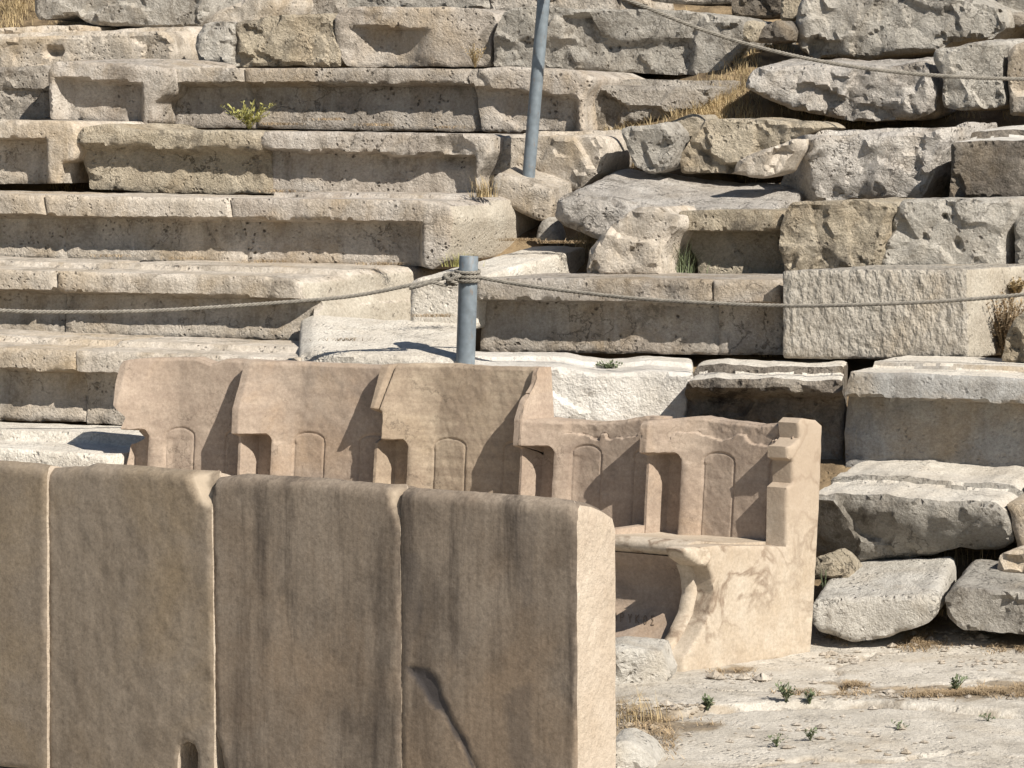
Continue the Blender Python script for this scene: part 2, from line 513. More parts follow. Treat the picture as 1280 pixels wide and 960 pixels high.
def block_mesh(poly_px, O, tan, e, depth, g=.016, r=.016, seat=None, amp=(.004, .002), lip=None, tilt=0, rough=0, dents=(),
               zmin=None, top_r=0, back_drop=0, wob=.004, hf=None, scars=(), lump=0, soften=None, chipk=1.0):
    """A stone with a traced front outline standing in the vertical plane through O along tan, running back along e."""
    SEED[0] += 1
    seed = SEED[0]
    O = np.asarray(O, float)
    tan = np.asarray(tan, float)
    e = np.asarray(e, float)
    nb = np.array([-tan[1], tan[0], 0.0])
    if nb @ e < 0:
        nb = -nb

    def to_sv(p):
        X = hit_plane(p, O, nb)
        return np.array([(X - O) @ tan, X[2]])
    pts = [to_sv(p) for p in poly_px]
    if zmin is not None:
        pts = [np.array([p[0], max(p[1], zmin)]) for p in pts]
    area = sum(pts[i][0] * pts[(i + 1) % len(pts)][1] - pts[(i + 1) % len(pts)][0] * pts[i][1] for i in range(len(pts)))
    if area < 0:
        pts = pts[::-1]
    B = resample(pts, g)
    # soften traced corners and roughen the outline
    for _ in range(1 if soften is None else soften):
        B = .5 * B + .25 * np.roll(B, 1, 0) + .25 * np.roll(B, -1, 0)
    B3 = np.column_stack([B, np.full(len(B), seed * 3.7)])
    B = B + wob * (1 + 2.2 * rough) * np.column_stack([fbm(B3, 9, 3, 1), fbm(B3, 9, 3, 2)])
    if zmin is not None:
        B[:, 1] = np.maximum(B[:, 1], zmin)
    lo, hi = B.min(0), B.max(0)
    gx = np.arange(lo[0], hi[0], g)
    gy = np.arange(lo[1], hi[1], g * .87)
    XX, YY = np.meshgrid(gx, gy)
    XX = XX + (np.arange(len(gy)) % 2)[:, None] * g * .5
    I = np.column_stack([XX.ravel(), YY.ravel()])
    I = I + rng.uniform(-.15, .15, I.shape) * g
    I = I[inside(I, B)]
    dI = seg_dist(I, B)
    I = I[dI > .55 * g]
    nbp = len(B)
    allp = np.vstack([B, I])
    res = delaunay_2d_cdt([Vector(p) for p in allp], [], [list(range(nbp))], 1, 1e-7)
    ov = np.array([list(v) for v in res[0]])
    orig = res[3]
    back = {}
    for i, l in enumerate(orig):
        for k in l:
            back[k] = i
    bidx = []
    for i in range(nbp):
        k = back[i]
        if not bidx or bidx[-1] != k:
            bidx.append(k)
    if bidx[0] == bidx[-1]:
        bidx.pop()
    bidx = np.array(bidx)
    tris = [list(f) for f in res[2]]
    d = seg_dist(ov, ov[bidx])
    d[bidx] = 0
    bp = ov[bidx]
    # top and bottom envelopes
    bins = np.arange(lo[0], hi[0] + 2 * g, 2 * g)
    ib = np.clip(np.digitize(bp[:, 0], bins), 0, len(bins))
    tx, ty, by = [], [], []
    for k in np.unique(ib):
        s_ = bp[ib == k]
        tx.append(s_[:, 0].mean())
        ty.append(s_[:, 1].max())
        by.append(s_[:, 1].min())
    vt = np.interp(ov[:, 0], tx, ty)
    vb = np.interp(ov[:, 0], tx, by)
    P3 = np.column_stack([ov, np.full(len(ov), seed * 1.9)])
    rn = r * (1 + .9 * np.clip(fbm(P3, 12, 2, 3), -.7, 1.6))
    off = rn * (1 - np.sqrt(np.clip(1 - np.clip(1 - d / np.maximum(rn, 1e-4), 0, 1) ** 2, 0, 1)))
    # chipped arrises
    chip = np.clip(fbm(P3, 16, 2, 9) - .28, 0, 1) * np.clip(1 - d / .05, 0, 1)
    off += chip * .06 * chipk
    if top_r:
        q = np.clip(1 - (vt - ov[:, 1]) / top_r, 0, 1)
        off += top_r * .8 * (1 - np.sqrt(np.clip(1 - q * q, 0, 1)))
    if seat:
        (a, b) = [to_sv(p) for p in seat['nose']]
        vn = a[1] + (b[1] - a[1]) * (ov[:, 0] - a[0]) / (b[0] - a[0])
        rag = seat.get('rag', .006)
        vn = vn + rag * (1.2 * fbm(P3, 9, 2, 5) + .7 * fbm(P3, 34, 2, 6))
        sl = to_sv((seat.get('xl', -999), poly_px[0][1]))[0]
        sr = to_sv((seat.get('xr', 9999), poly_px[0][1]))[0]
        fw = seat.get('fw', .05)
        fade = sstep(0, fw, ov[:, 0] - sl) * sstep(0, fw, sr - ov[:, 0])
        dn = vn - ov[:, 1]
        h = np.clip(dn / np.maximum(vn - vb, .02), 0, 1)
        off += seat.get('rec', .1) * sstep(-.004, seat.get('soft', .010), dn) * fade * (1 - .18 * h)
        off += .006 * sstep(.02, 0, dn + (vt - vn)) * 0
    for (cx, cy, rx, ry, dep) in dents:
        c = to_sv((cx, cy))
        sx = abs(to_sv((cx + rx, cy))[0] - c[0])
        sy = abs(to_sv((cx, cy + ry))[1] - c[1])
        rr = np.sqrt(((ov[:, 0] - c[0]) / sx) ** 2 + ((ov[:, 1] - c[1]) / sy) ** 2) + .25 * fbm(P3, 18, 2, 11)
        off += dep * np.clip(1 - rr, 0, 1) ** .8
    for (poly2, dep) in scars:
        q = np.array([to_sv(p) for p in poly2])
        ins = inside(ov, q)
        dd = seg_dist(ov, q)
        off += np.where(ins, dep * sstep(0, .012, dd), 0) * (1 + .5 * fbm(P3, 25, 2, 13))
    if hf is not None:
        off += hf(ov[:, 0], ov[:, 1], vt, vb)
    if lump:
        off += lump * (fbm(P3, 5.5, 3, 21) - .1)
        off = off - min(0, (off[bidx]).min()) * 0
    if rough:
        rs_ = np.random.RandomState(seed)
        for (sp, am, gr) in ((.24, .021, .125), (.085, .005, .11)):
            nx, ny = int((hi[0] - lo[0]) / sp) + 2, int((hi[1] - lo[1]) / sp) + 2
            cx_, cy_ = np.meshgrid(np.arange(nx) * sp + lo[0], np.arange(ny) * sp + lo[1])
            cs = np.column_stack([cx_.ravel(), cy_.ravel()]) + rs_.uniform(-.5, .5, (nx * ny, 2)) * sp
            hk = rs_.uniform(-.5, .5, len(cs)) * am
            gk = rs_.normal(0, gr, (len(cs), 2))
            wv = ov + .45 * sp * np.column_stack([fbm(P3, .6 / sp, 2, 31), fbm(P3, .6 / sp, 2, 32)])
            num, den = np.zeros(len(ov)), np.full(len(ov), 1e-12)
            sg2 = (.13 * sp) ** 2
            r2m = np.full(len(ov), 9.0)
            for k_ in range(len(cs)):
                r2m = np.minimum(r2m, ((wv - cs[k_]) ** 2).sum(1))
            for k_ in range(len(cs)):
                dv = wv - cs[k_]
                r2 = (dv ** 2).sum(1)
                wk = np.exp(-(r2 - r2m) / sg2)
                num += wk * (hk[k_] + dv @ gk[k_])
                den += wk
            off += rough * (num / den + am * .3) * np.clip(d / .02, .35, 1)
    V = O[None] + ov[:, :1] * tan[None] + off[:, None] * nb[None]
    V[:, 2] = ov[:, 1]
    # sides
    base = O[None] + bp[:, :1] * tan[None]
    base[:, 2] = bp[:, 1]
    t0 = off[bidx]
    vtb, vbb = vt[bidx], vb[bidx]
    wtop = sstep(.55, .95, (bp[:, 1] - vbb) / np.maximum(vtb - vbb, .02))
    fr = [.012, .03, .055]
    t = .085
    while t < depth - .02:
        fr.append(t)
        t += .03 if depth < 1.4 else .04
    fr.append(depth)
    if lip:
        lt = lip[0]
        fr = sorted([x for x in fr if abs(x - lt) > .02] + [lt - .006, lt + .004, lt + .016])
    ts = np.array(fr)
    rings = [V]
    nV = len(V)
    for t in ts:
        tt = np.maximum(t0 + .004, t) if t < .09 else np.full(len(t0), t)
        tt = np.maximum(tt, t0 + .004 * (1 + np.where(ts == t)[0][0]))
        W = base + tt[:, None] * e[None]
        dz = tilt * tt
        if lip:
            lipn = lt + .006 * fbm(np.column_stack([bp[:, 0], bp[:, 0] * 0, bp[:, 0] * 0 + seed]), 6, 2, 4)
            dz = dz + lip[1] * sstep(0, .012, tt - lipn) * wtop
        if back_drop:
            dz = dz - back_drop * (tt / depth) ** 2 * wtop
        W[:, 2] += dz * wtop if not lip else dz * wtop
        rings.append(W)
    VV = np.vstack(rings)
    F = tris
    n = len(bidx)
    idx = [bidx] + [nV + k * n + np.arange(n) for k in range(len(ts))]
    for k in range(len(ts)):
        a, b = idx[k], idx[k + 1]
        for i in range(n):
            j = (i + 1) % n
            F.append([int(a[i]), int(b[i]), int(b[j]), int(a[j])])
    F.append([int(x) for x in idx[-1][::-1]])
    A = amp[0] * vnoise(VV, 6.5, 2, seed) + amp[1] * vnoise(VV, 24, 2, seed + 3)
    if rough:
        A += rough * (.009 * vnoise(VV, 4.5, 3, seed + 5) + .004 * vnoise(VV, 22, 3, seed + 7))
    VV = VV + A
    if zmin is not None:
        VV[:, 2] = np.maximum(VV[:, 2], zmin - .02)
    return VV, F


def frame(y0, th=TH, phi=PHI):
    return (np.array([0, dist(y0), 0.0]), np.array([math.cos(th), -math.sin(th), 0]), np.array([math.sin(phi), math.cos(phi), 0]))


def stone(name, label, cat, group, mat, y0, poly, depth=.75, th=None, phi=None, **kw):
    O, tan, e = frame(y0, TH if th is None else R(th), PHI if phi is None else R(phi))
    if kw.get('lip'):
        kw['lip'] = (kw['lip'][0] * .82, kw['lip'][1])
    top_mat, end_mat = kw.pop('top_mat', None), kw.pop('end_mat', None)
    V, F = block_mesh(poly, O, tan, e, depth * .82, **kw)
    o = mesh_obj(name, V, F, M[mat], sharp=30 if kw.get('rough', 0) > .4 else 52)
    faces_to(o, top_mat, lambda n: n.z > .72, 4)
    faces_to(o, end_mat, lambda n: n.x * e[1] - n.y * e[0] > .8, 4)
    return tag(o, label, cat, group)


G_SEAT = 'limestone seat blocks of the stepped rows'
G_BLOCK = 'squared and broken stone blocks on the slope'
G_ROCK = 'loose rocks on the slope'
G_STEP = 'worn steps of the stairway'
XL, XR = -130, 1410


def seatb(label, mat, y0, poly, nose, rec=.115, xl=-999, xr=9999, depth=.8, lip=None, **kw):
    s = dict(nose=nose, rec=rec, xl=xl, xr=xr)
    s.update(kw.pop('seat', {}))
    kw.setdefault('r', .009)
    kw.setdefault('amp', (.0035, .002))
    if not kw.get('rough'):
        kw.setdefault('soften', 0)
        kw.setdefault('wob', .0025)
    return stone('seat_block', label, 'stone seat', G_SEAT, mat, y0, poly, depth, seat=s, lip=lip, **kw)


def blk(label, mat, y0, poly, depth=.7, **kw):
    kw.setdefault('rough', .5)
    return stone('stone_block', label, 'stone block', G_BLOCK, mat, y0, poly, depth, **kw)


def rock(label, mat, y0, poly, depth=.4, **kw):
    kw.setdefault('rough', 1.0)
    kw.setdefault('r', .014)
    return stone('rock', label, 'rock', G_ROCK, mat, y0, poly, depth, **kw)


# ------------------------------------------------------------------ left rows
# lowest row on the left
seatb('lowest left seat slab with a raised rear ledge, cut off beside the first throne', 'step', 15.25,
      [(XL, 556), (40, 562), (100, 566), (134, 570), (138, 585), (138, 640), (XL, 640)], [(0, 700), (100, 700)], rec=0, lip=(.36, .04), depth=.75)
# second row
seatb('seat block at the left edge with a deep shadowed front, left of the first throne', 'cream', 16.0,
      [(XL, 428), (-10, 434), (93, 438), (95, 470), (96, 530), (XL, 526)], [(0, 462), (90, 466)], lip=(.34, .022))
seatb('seat block half hidden behind the first throne, ending in a clean edge', 'cream', 16.0,
      [(95, 438), (250, 444), (364, 448), (368, 462), (367, 540), (98, 532)], [(95, 466), (360, 476)], lip=(.34, .022))
# third row
seatb('left edge seat block behind the low part of the rope', 'cream', 16.75,
      [(XL, 332), (0, 337), (68, 339), (71, 365), (72, 424), (XL, 420)], [(0, 363), (70, 365)], lip=(.36, .022))
seatb('long pale seat block whose bright right end meets the stairway below the rope', 'cream', 16.75,
      [(72, 339), (180, 342), (300, 345), (366, 348), (376, 354), (379, 374), (388, 390), (399, 427), (392, 436), (378, 434), (350, 426), (220, 424), (73, 423)],
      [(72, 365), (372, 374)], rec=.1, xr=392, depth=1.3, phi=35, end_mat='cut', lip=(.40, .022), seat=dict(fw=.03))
# fourth row
seatb('pale seat block at the left edge in the fourth row up', 'cream', 17.5,
      [(XL, 240), (0, 243), (53, 244), (56, 268), (69, 280), (70, 326), (XL, 322)], [(0, 268), (54, 270)])
seatb('long cream seat block with dry crumbs along its lit foot', 'cream', 17.5,
      [(56, 244), (170, 246), (285, 248), (289, 276), (298, 305), (300, 331), (180, 329), (72, 326), (71, 280), (58, 268)], [(56, 270), (288, 274)])
seatb('heavily pitted seat block with a solid rounded right end by the stairway', 'pitted', 17.5,
      [(288, 248), (400, 249), (500, 250), (545, 252), (562, 258), (567, 275), (562, 300), (556, 325), (540, 337), (525, 334), (420, 332), (302, 331), (300, 305), (291, 276)],
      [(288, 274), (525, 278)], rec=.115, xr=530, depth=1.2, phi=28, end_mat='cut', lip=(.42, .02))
# fifth row
seatb('left edge seat block with a smooth solid end above a dark gap', 'cream', 18.25,
      [(XL, 148), (0, 150), (84, 151), (97, 158), (96, 190), (90, 200), (76, 204), (71, 229), (XL, 232)], [(0, 173), (60, 174)], xr=60)
seatb('brown veined seat block with a ragged broken front edge', 'yellow', 18.25,
      [(104, 237), (101, 216), (95, 196), (96, 170), (104, 159), (138, 153), (152, 160), (165, 162), (250, 163), (322, 164), (325, 178), (327, 205), (329, 243), (210, 242), (120, 237)],
      [(100, 181), (325, 188)], rec=.085, rough=.35, seat=dict(rag=.02, soft=.03))
seatb('pitted seat block in front of the tall post, its edge broken away at the right', 'pitted', 18.25,
      [(331, 243), (329, 205), (326, 176), (330, 164), (450, 166), (560, 167), (600, 168), (612, 172), (612, 190), (604, 208), (594, 222), (595, 248), (450, 246)],
      [(330, 186), (580, 196)], rec=.1, xr=596, dents=((565, 190, 30, 22, .05),), seat=dict(rag=.012, fw=.03))
blk('rough pale block end just behind the foot of the tall post', 'cream', 18.4,
    [(606, 246), (608, 205), (615, 171), (680, 169), (744, 169), (752, 176), (752, 196), (746, 216), (722, 234), (690, 244)], .7, rough=.7, lip=(.3, .02), phi=32)
# sixth row
seatb('stub of seat block at the far left with a crumbled lower face', 'rough', 19.05,
      [(XL, 84), (56, 83), (59, 110), (58, 152), (XL, 152)], [(0, 110), (60, 112)], rec=.02, rough=.8)
seatb('short tilted seat block with a scooped front ending in a solid right part', 'pitted', 18.9,
      [(61, 149), (60, 90), (67, 78), (130, 79), (185, 82), (206, 86), (209, 100), (205, 116), (190, 128), (191, 154), (165, 158), (110, 152)],
      [(66, 96), (180, 105)], rec=.09, xl=66, xr=180, rough=.25, tilt=.05)
seatb('short seat block with a small yellow weed at its right foot', 'pitted', 19.0,
      [(211, 160), (209, 120), (211, 84), (304, 85), (304, 110), (312, 135), (312, 160)], [(211, 104), (304, 105)])
seatb('longest seat block of the sixth row up with two cracks and a deep shadow', 'pitted', 19.0,
      [(306, 85), (450, 85), (578, 86), (583, 97), (590, 120), (594, 140), (597, 164), (450, 163), (314, 160), (314, 135), (306, 110)],
      [(306, 105), (580, 105)], rec=.105)
seatb('seat block crossed by the tall post, its front edge worn away to the right', 'pitted', 19.0,
      [(585, 97), (590, 86), (640, 84), (720, 88), (740, 96), (738, 108), (730, 118), (727, 140), (731, 166), (599, 165), (596, 140), (592, 120)],
      [(585, 106), (720, 122)], rec=.07, xr=726, rough=.35)
blk('crumbling block end with a raised top ledge above the straw patch', 'rough', 19.15,
    [(731, 165), (729, 122), (738, 106), (800, 107), (870, 108), (890, 108), (886, 124), (870, 138), (830, 146), (790, 154), (765, 164)], .6, rough=.8, lip=(.25, .03), phi=32)
# seventh row
blk('thick block in the upper left with a dark socket hole in its face', 'cream', 19.75,
    [(XL, 50), (0, 47), (100, 44), (150, 40), (200, 40), (211, 47), (215, 65), (208, 90), (XL, 95)], .8, rough=.5, tilt=.04, lip=(.3, .02), dents=((66, 65, 14, 9, .09),))
blk('grey rounded lump at the left end of the ochre rubble block', 'grey', 19.7,
    [(246, 83), (242, 60), (243, 42), (252, 30), (268, 26), (288, 27), (296, 50), (292, 83)], .5, rough=1.0, r=.05)
blk('ochre rubble block with a crumbling face below the upper rows', 'yellow', 19.75,
    [(294, 83), (296, 50), (290, 30), (330, 20), (414, 16), (419, 40), (426, 62), (424, 83)], .6, rough=1.2)
seatb('upper seat block with a shadow that tapers off beside a dry bush', 'pitted', 19.75,
      [(432, 83), (422, 60), (418, 40), (419, 20), (429, 10), (480, 8), (590, 10), (617, 16), (622, 30), (612, 42), (612, 83)],
      [(425, 31), (600, 38)], rec=.09, xl=424, xr=545, rough=.3, seat=dict(fw=.2))
seatb('large grey upper block behind the tall post with a worn lumpy top edge', 'grey', 19.7,
      [(615, 83), (615, 45), (628, 14), (642, 9), (720, 11), (800, 12), (850, 13), (885, 17), (895, 22), (925, 24), (934, 42), (932, 56), (912, 76), (898, 102), (880, 95), (780, 91), (700, 86)],
      [(615, 46), (870, 46)], rec=.035, xr=870, rough=.7, seat=dict(rag=.02, soft=.05))
# top row
blk('flat pinkish slab at the upper left corner under dry grass', 'cream', 20.1, [(XL, 60), (XL, 36), (0, 34), (60, 32), (96, 31), (90, 60)], .5, rough=.5)
blk('long cracked grey block at the top left', 'grey', 20.35,
    [(44, -20), (43, 15), (47, 25), (80, 20), (92, 17), (104, 28), (122, 32), (190, 34), (248, 33), (258, 20), (260, -20)], .6, rough=.5)
blk('slanting pale slab leaning up from the ochre rubble block', 'cream', 20.1, [(256, 30), (270, 14), (300, 2), (335, -18), (350, -18), (342, 22), (300, 32)], .5, rough=.5)
blk('brown block cut by the top of the photo above the ochre rubble', 'rough', 20.5, [(347, 24), (346, -20), (420, -20), (424, 18), (415, 20)], .5, rough=.5)
blk('grey block at the top edge above the upper seat block', 'grey', 20.6, [(424, 20), (426, -20), (600, -20), (612, 12), (560, 14)], .5, rough=.6)
blk('rubbly block at the top edge just left of the rope', 'rough', 20.6, [(612, 20), (614, -20), (690, -22), (752, -14), (768, 14), (700, 18)], .5, rough=.9)
blk('pale block at the top edge just behind the rope', 'cream', 20.7, [(770, 16), (772, -16), (806, -20), (812, 14)], .4, rough=.7)
blk('thin overhanging slab at the top centre with darkness beneath', 'rough', 20.4, [(812, 2), (815, -22), (920, -22), (918, 4), (870, 5)], .5, rough=.4)
rock('dark rock wedged under the end of the thin top slab', 'dark', 20.4, [(914, 20), (916, -4), (940, -10), (972, -8), (978, 14), (962, 22), (935, 22)], .35)

# ------------------------------------------------------------------ stairway
def step(label, mat, y0, poly, depth, **kw):
    kw.setdefault('rough', .3)
    return stone('stone_step', label, 'step', G_STEP, mat, y0, poly, depth, **kw)


step('lowest visible white step, worn smooth, left of the short post', 'step', 16.06, [(371, 520), (373, 446), (390, 440), (470, 446), (584, 450), (584, 520)], .82, phi=-3, tilt=.16, rough=.2)
step('brownish step riser directly behind the short post', 'step', 16.78, [(512, 412), (512, 380), (514, 352), (524, 346), (594, 347), (594, 412)], 1.3, phi=26, tilt=.09)
step('broad flat slab with a cracked edge at the bend of the stairway', 'pale', 17.65,
     [(690, 270), (695, 248), (712, 244), (760, 250), (800, 257), (850, 262), (960, 264), (964, 300), (860, 305), (760, 305), (720, 290), (700, 282)], 1.0, tilt=.13, rough=.6, r=.05, phi=20)
blk('small tan block wedged in the stairway carrying the tall post', 'cream', 18.12,
    [(617, 252), (616, 222), (622, 217), (655, 226), (690, 238), (691, 256), (684, 278), (672, 276), (645, 264)], 0.42, rough=.1, tilt=.13, phi=20, wob=.002, r=.012, soften=0)
rock('upright stone shard under the small tan block', 'grey', 18.1, [(668, 306), (671, 284), (680, 272), (688, 270), (693, 286), (699, 306)], .12, rough=.4, r=.015)

# ------------------------------------------------------------------ right rows
# ground row
rock('white flat-topped boulder between the end throne and its darker neighbour', 'chalk', 14.72,
     [(1012, 775), (1018, 750), (1060, 747), (1130, 745), (1166, 743), (1174, 750), (1171, 768), (1160, 780), (1145, 786), (1128, 789), (1110, 798), (1066, 804), (1045, 795), (1022, 790)], .7, rough=.4, tilt=.10, phi=14)
rock('grey boulder at the right edge above a dark hollow', 'grey', 14.75,
     [(1184, 776), (1180, 748), (1192, 735), (1226, 737), (1264, 741), (1300, 745), (XR, 742), (XR, 800), (1300, 796), (1205, 788)], .55, rough=.7, tilt=.1, phi=18)
rock('small pale rock on top of the grey boulder at the right edge', 'cream', 15.0, [(1245, 716), (1249, 694), (1262, 687), (1292, 687), (1310, 695), (1312, 720)], .3, rough=.6)
rock('small mossy rock tucked beside the end throne', 'yellow', 15.0, [(1008, 722), (1016, 699), (1032, 692), (1046, 703), (1060, 722)], .25, rough=.6)
# first row
blk('dark undercut block with a flat ledged top right of the end throne', 'grey', 15.2,
    [(1005, 700), (1005, 640), (1010, 618), (1100, 619), (1170, 626), (1243, 629), (1256, 640), (1266, 678), (1250, 690), (1236, 694), (1190, 688), (1150, 702), (1060, 712), (1028, 704)],
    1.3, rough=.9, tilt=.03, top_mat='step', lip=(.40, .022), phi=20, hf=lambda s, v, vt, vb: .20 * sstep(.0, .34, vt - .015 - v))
blk('pale end block at the right edge beyond a curved joint', 'cream', 15.22, [(1262, 640), (1256, 630), (1300, 632), (XR, 640), (XR, 720), (1272, 690)], 1.3, rough=.4, tilt=.03, lip=(.40, .022), phi=20)
# second row
blk('bright white broken rock face directly above the fourth throne', 'white', 16.0,
    [(552, 560), (556, 458), (640, 459), (700, 459), (728, 465), (745, 468), (775, 467), (810, 464), (866, 467), (868, 485), (862, 505), (858, 560)], .75, rough=.55, lip=(.40, .018), lump=.012, th=-4, phi=3, wob=.0012)
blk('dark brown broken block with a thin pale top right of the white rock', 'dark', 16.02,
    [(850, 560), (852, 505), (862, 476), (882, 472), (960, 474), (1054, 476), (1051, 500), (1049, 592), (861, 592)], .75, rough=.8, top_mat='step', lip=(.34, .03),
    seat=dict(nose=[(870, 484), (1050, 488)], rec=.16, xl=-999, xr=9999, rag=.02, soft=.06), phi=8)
seatb('blue grey seat block with a fully shadowed front at the right edge', 'blue', 15.95,
      [(1051, 592), (1049, 548), (1054, 500), (1064, 464), (1180, 468), (1290, 474), (XR, 480), (XR, 600), (1290, 598), (1180, 594)],
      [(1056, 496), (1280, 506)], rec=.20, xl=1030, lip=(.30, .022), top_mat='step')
# third row
seatb('pitted seat block right of the short post in deep shadow under its edge', 'pitted', 16.75,
      [(592, 442), (594, 400), (594, 349), (700, 348), (800, 349), (888, 350), (890, 380), (892, 446), (700, 443)],
      [(594, 375), (888, 379)], rec=.13, dents=((832, 366, 26, 22, .03),))
seatb('short seat block squeezed left of the big tooled block', 'pitted', 16.75, [(891, 350), (966, 350), (973, 354), (975, 446), (894, 446), (892, 380)], [(891, 379), (972, 381)], rec=.13)
stone('stone_block', 'big squared block with a tooled grey face and a bright right end', 'stone block', G_BLOCK, 'tooled', 16.6,
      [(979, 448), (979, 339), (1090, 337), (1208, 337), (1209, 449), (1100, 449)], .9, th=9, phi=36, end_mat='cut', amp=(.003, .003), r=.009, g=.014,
      hf=lambda s, v, vt, vb: .006 * fbm(np.column_stack([(s * .75 + v * .66) * 26, (v * .75 - s * .66) * 13, s * 0]), 1.0, 2, 3))
rock('rounded rock behind the dry bush at the right edge', 'yellow', 16.45, [(1250, 452), (1257, 425), (1270, 398), (1290, 382), (1330, 378), (1350, 455)], .3, rough=.8)
# fourth row
blk('broken sunlit lump left of the green grass tuft', 'cream', 17.3,
    [(736, 348), (733, 336), (733, 316), (745, 300), (772, 272), (795, 259), (820, 259), (831, 269), (846, 269), (846, 284), (834, 296), (826, 320), (828, 348)], .5, rough=.8, r=.03)
seatb('tan block with an overhanging lit edge between the lump and the hewn block', 'yellow', 17.45,
      [(868, 350), (867, 326), (849, 300), (845, 286), (847, 264), (900, 262), (974, 263), (979, 272), (974, 292), (972, 350)], [(846, 289), (974, 289)], rec=.12, rough=.2)
blk('roughly hewn ochre block right above the big tooled block', 'yellow', 17.4,
    [(976, 340), (974, 302), (978, 276), (988, 254), (1060, 251), (1113, 253), (1116, 266), (1106, 277), (1103, 302), (1094, 340)], .6, rough=1.3, phi=32)
blk('grey block full of holes at the right of the hewn ochre block', 'grey', 17.45,
    [(1099, 340), (1103, 312), (1114, 292), (1119, 264), (1126, 250), (1200, 248), (1262, 249), (1272, 254), (1268, 274), (1254, 292), (1249, 340)], .6, rough=.8, phi=32,
    dents=((1109, 283, 7, 14, .08), (1180, 270, 5, 5, .05), (1197, 305, 6, 8, .05), (1155, 297, 5, 6, .04)))
blk('grey pitted block cut by the right edge in the fourth row', 'grey', 17.45, [(1269, 340), (1266, 280), (1272, 271), (1295, 262), (XR, 258), (XR, 340)], .6, rough=.7)
# fifth row
blk('large leaning boulder with a shadowed left facet beside the flat slab', 'pale', 18.2,
    [(961, 250), (962, 236), (974, 206), (984, 178), (992, 170), (1090, 167), (1160, 165), (1181, 156), (1184, 172), (1178, 186), (1170, 206), (1160, 230), (1148, 246), (1100, 252), (1010, 253)], .75, rough=.9, r=.03,
    lip=(.30, .02), phi=30, lump=.05, hf=lambda s, v, vt, vb: .25 * sstep(1.36, 1.16, s))
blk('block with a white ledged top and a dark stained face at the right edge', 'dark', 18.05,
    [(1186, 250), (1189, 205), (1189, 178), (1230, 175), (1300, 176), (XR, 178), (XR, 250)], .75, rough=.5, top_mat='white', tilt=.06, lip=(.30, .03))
rock('pale flat rock resting against the large leaning boulder', 'cream', 18.0, [(917, 216), (921, 202), (942, 191), (975, 180), (992, 173), (992, 186), (972, 216), (942, 223)], .25, rough=.7)
rock('reddish stained rock above the pale flat rock', 'yellow', 18.4, [(850, 217), (848, 196), (868, 167), (880, 149), (930, 147), (1008, 151), (1020, 160), (990, 176), (960, 195), (955, 217)], .5, rough=1.1)
rock('rock with a dark shadow across its face beside dry straw', 'grey', 18.3, [(790, 207), (784, 186), (773, 162), (806, 157), (830, 152), (843, 166), (840, 182), (836, 211), (815, 217)], .3, rough=1.0)
rock('small ochre rock between two larger rocks by the straw', 'yellow', 18.5, [(826, 180), (828, 158), (852, 143), (870, 141), (878, 152), (870, 175)], .25, rough=.8)
# sixth row
blk('long white tilted boulder under the upper rope', 'pale', 19.0,
    [(930, 108), (940, 88), (958, 82), (1020, 84), (1080, 84), (1156, 78), (1161, 97), (1170, 120), (1168, 141), (1140, 149), (1085, 152), (1050, 149), (1010, 141), (965, 127)], .7, rough=1.2, tilt=.08, r=.04, phi=18, lump=.05)
blk('squarish block standing upright right of the white tilted boulder', 'grey', 19.0, [(1180, 134), (1178, 100), (1166, 76), (1169, 62), (1245, 51), (1255, 54), (1250, 76), (1252, 100), (1257, 131), (1202, 138)], .5, rough=.9, tilt=.06)
blk('block cut by the right edge where the upper rope leaves the photo', 'cream', 19.0, [(1263, 144), (1259, 100), (1259, 67), (1268, 55), (1300, 47), (XR, 46), (XR, 148)], .5, rough=.7)
# seventh row
blk('huge rough grey block at the top right above the rope', 'grey', 19.75,
    [(999, 60), (995, 32), (998, 4), (1010, -20), (1180, -22), (1216, -2), (1246, 9), (1252, 20), (1256, 36), (1236, 47), (1180, 52), (1170, 62), (1075, 75), (1012, 72)], .7, rough=1.4, r=.04)
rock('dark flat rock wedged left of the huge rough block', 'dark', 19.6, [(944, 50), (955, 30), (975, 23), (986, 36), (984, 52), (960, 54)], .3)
rock('small orange stained rock at the end of the lumpy grey block', 'yellow', 19.5, [(928, 50), (930, 27), (940, 25), (945, 40), (942, 52)], .2)
rock('ochre rock at the top edge left of the huge rough block', 'yellow', 20.0, [(974, 26), (974, -14), (998, -16), (1000, 26)], .3)
rock('flat grey rock in the top right corner', 'grey', 20.2, [(1246, 10), (1248, -20), (1300, -22), (XR, -22), (XR, 26), (1290, 22), (1262, 18)], .4)
rock('lower of the two stacked rocks in the top right corner', 'rough', 20.0, [(1252, 34), (1256, 18), (1280, 16), (XR, 22), (XR, 48), (1285, 38)], .4)

# small rocks on the ground near the thrones
rock('white boulder on the ground between the near slabs and the end throne', 'chalk', 13.75,
     [(740, 870), (744, 813), (775, 809), (797, 810), (824, 815), (832, 831), (838, 842), (834, 858), (820, 868), (790, 869)], .3, rough=.6, phi=10, th=-15, soften=0, r=.012)
rock('white rock at the bottom edge beside the end of the near slabs', 'chalk', 12.6, [(745, 995), (762, 930), (784, 925), (804, 936), (818, 952), (832, 995)], .25, rough=.6, phi=10, th=-15, r=.012)

# ------------------------------------------------------------------ near slabs
G_SLAB = 'row of thrones seen from behind'
SL_TH = R(33)


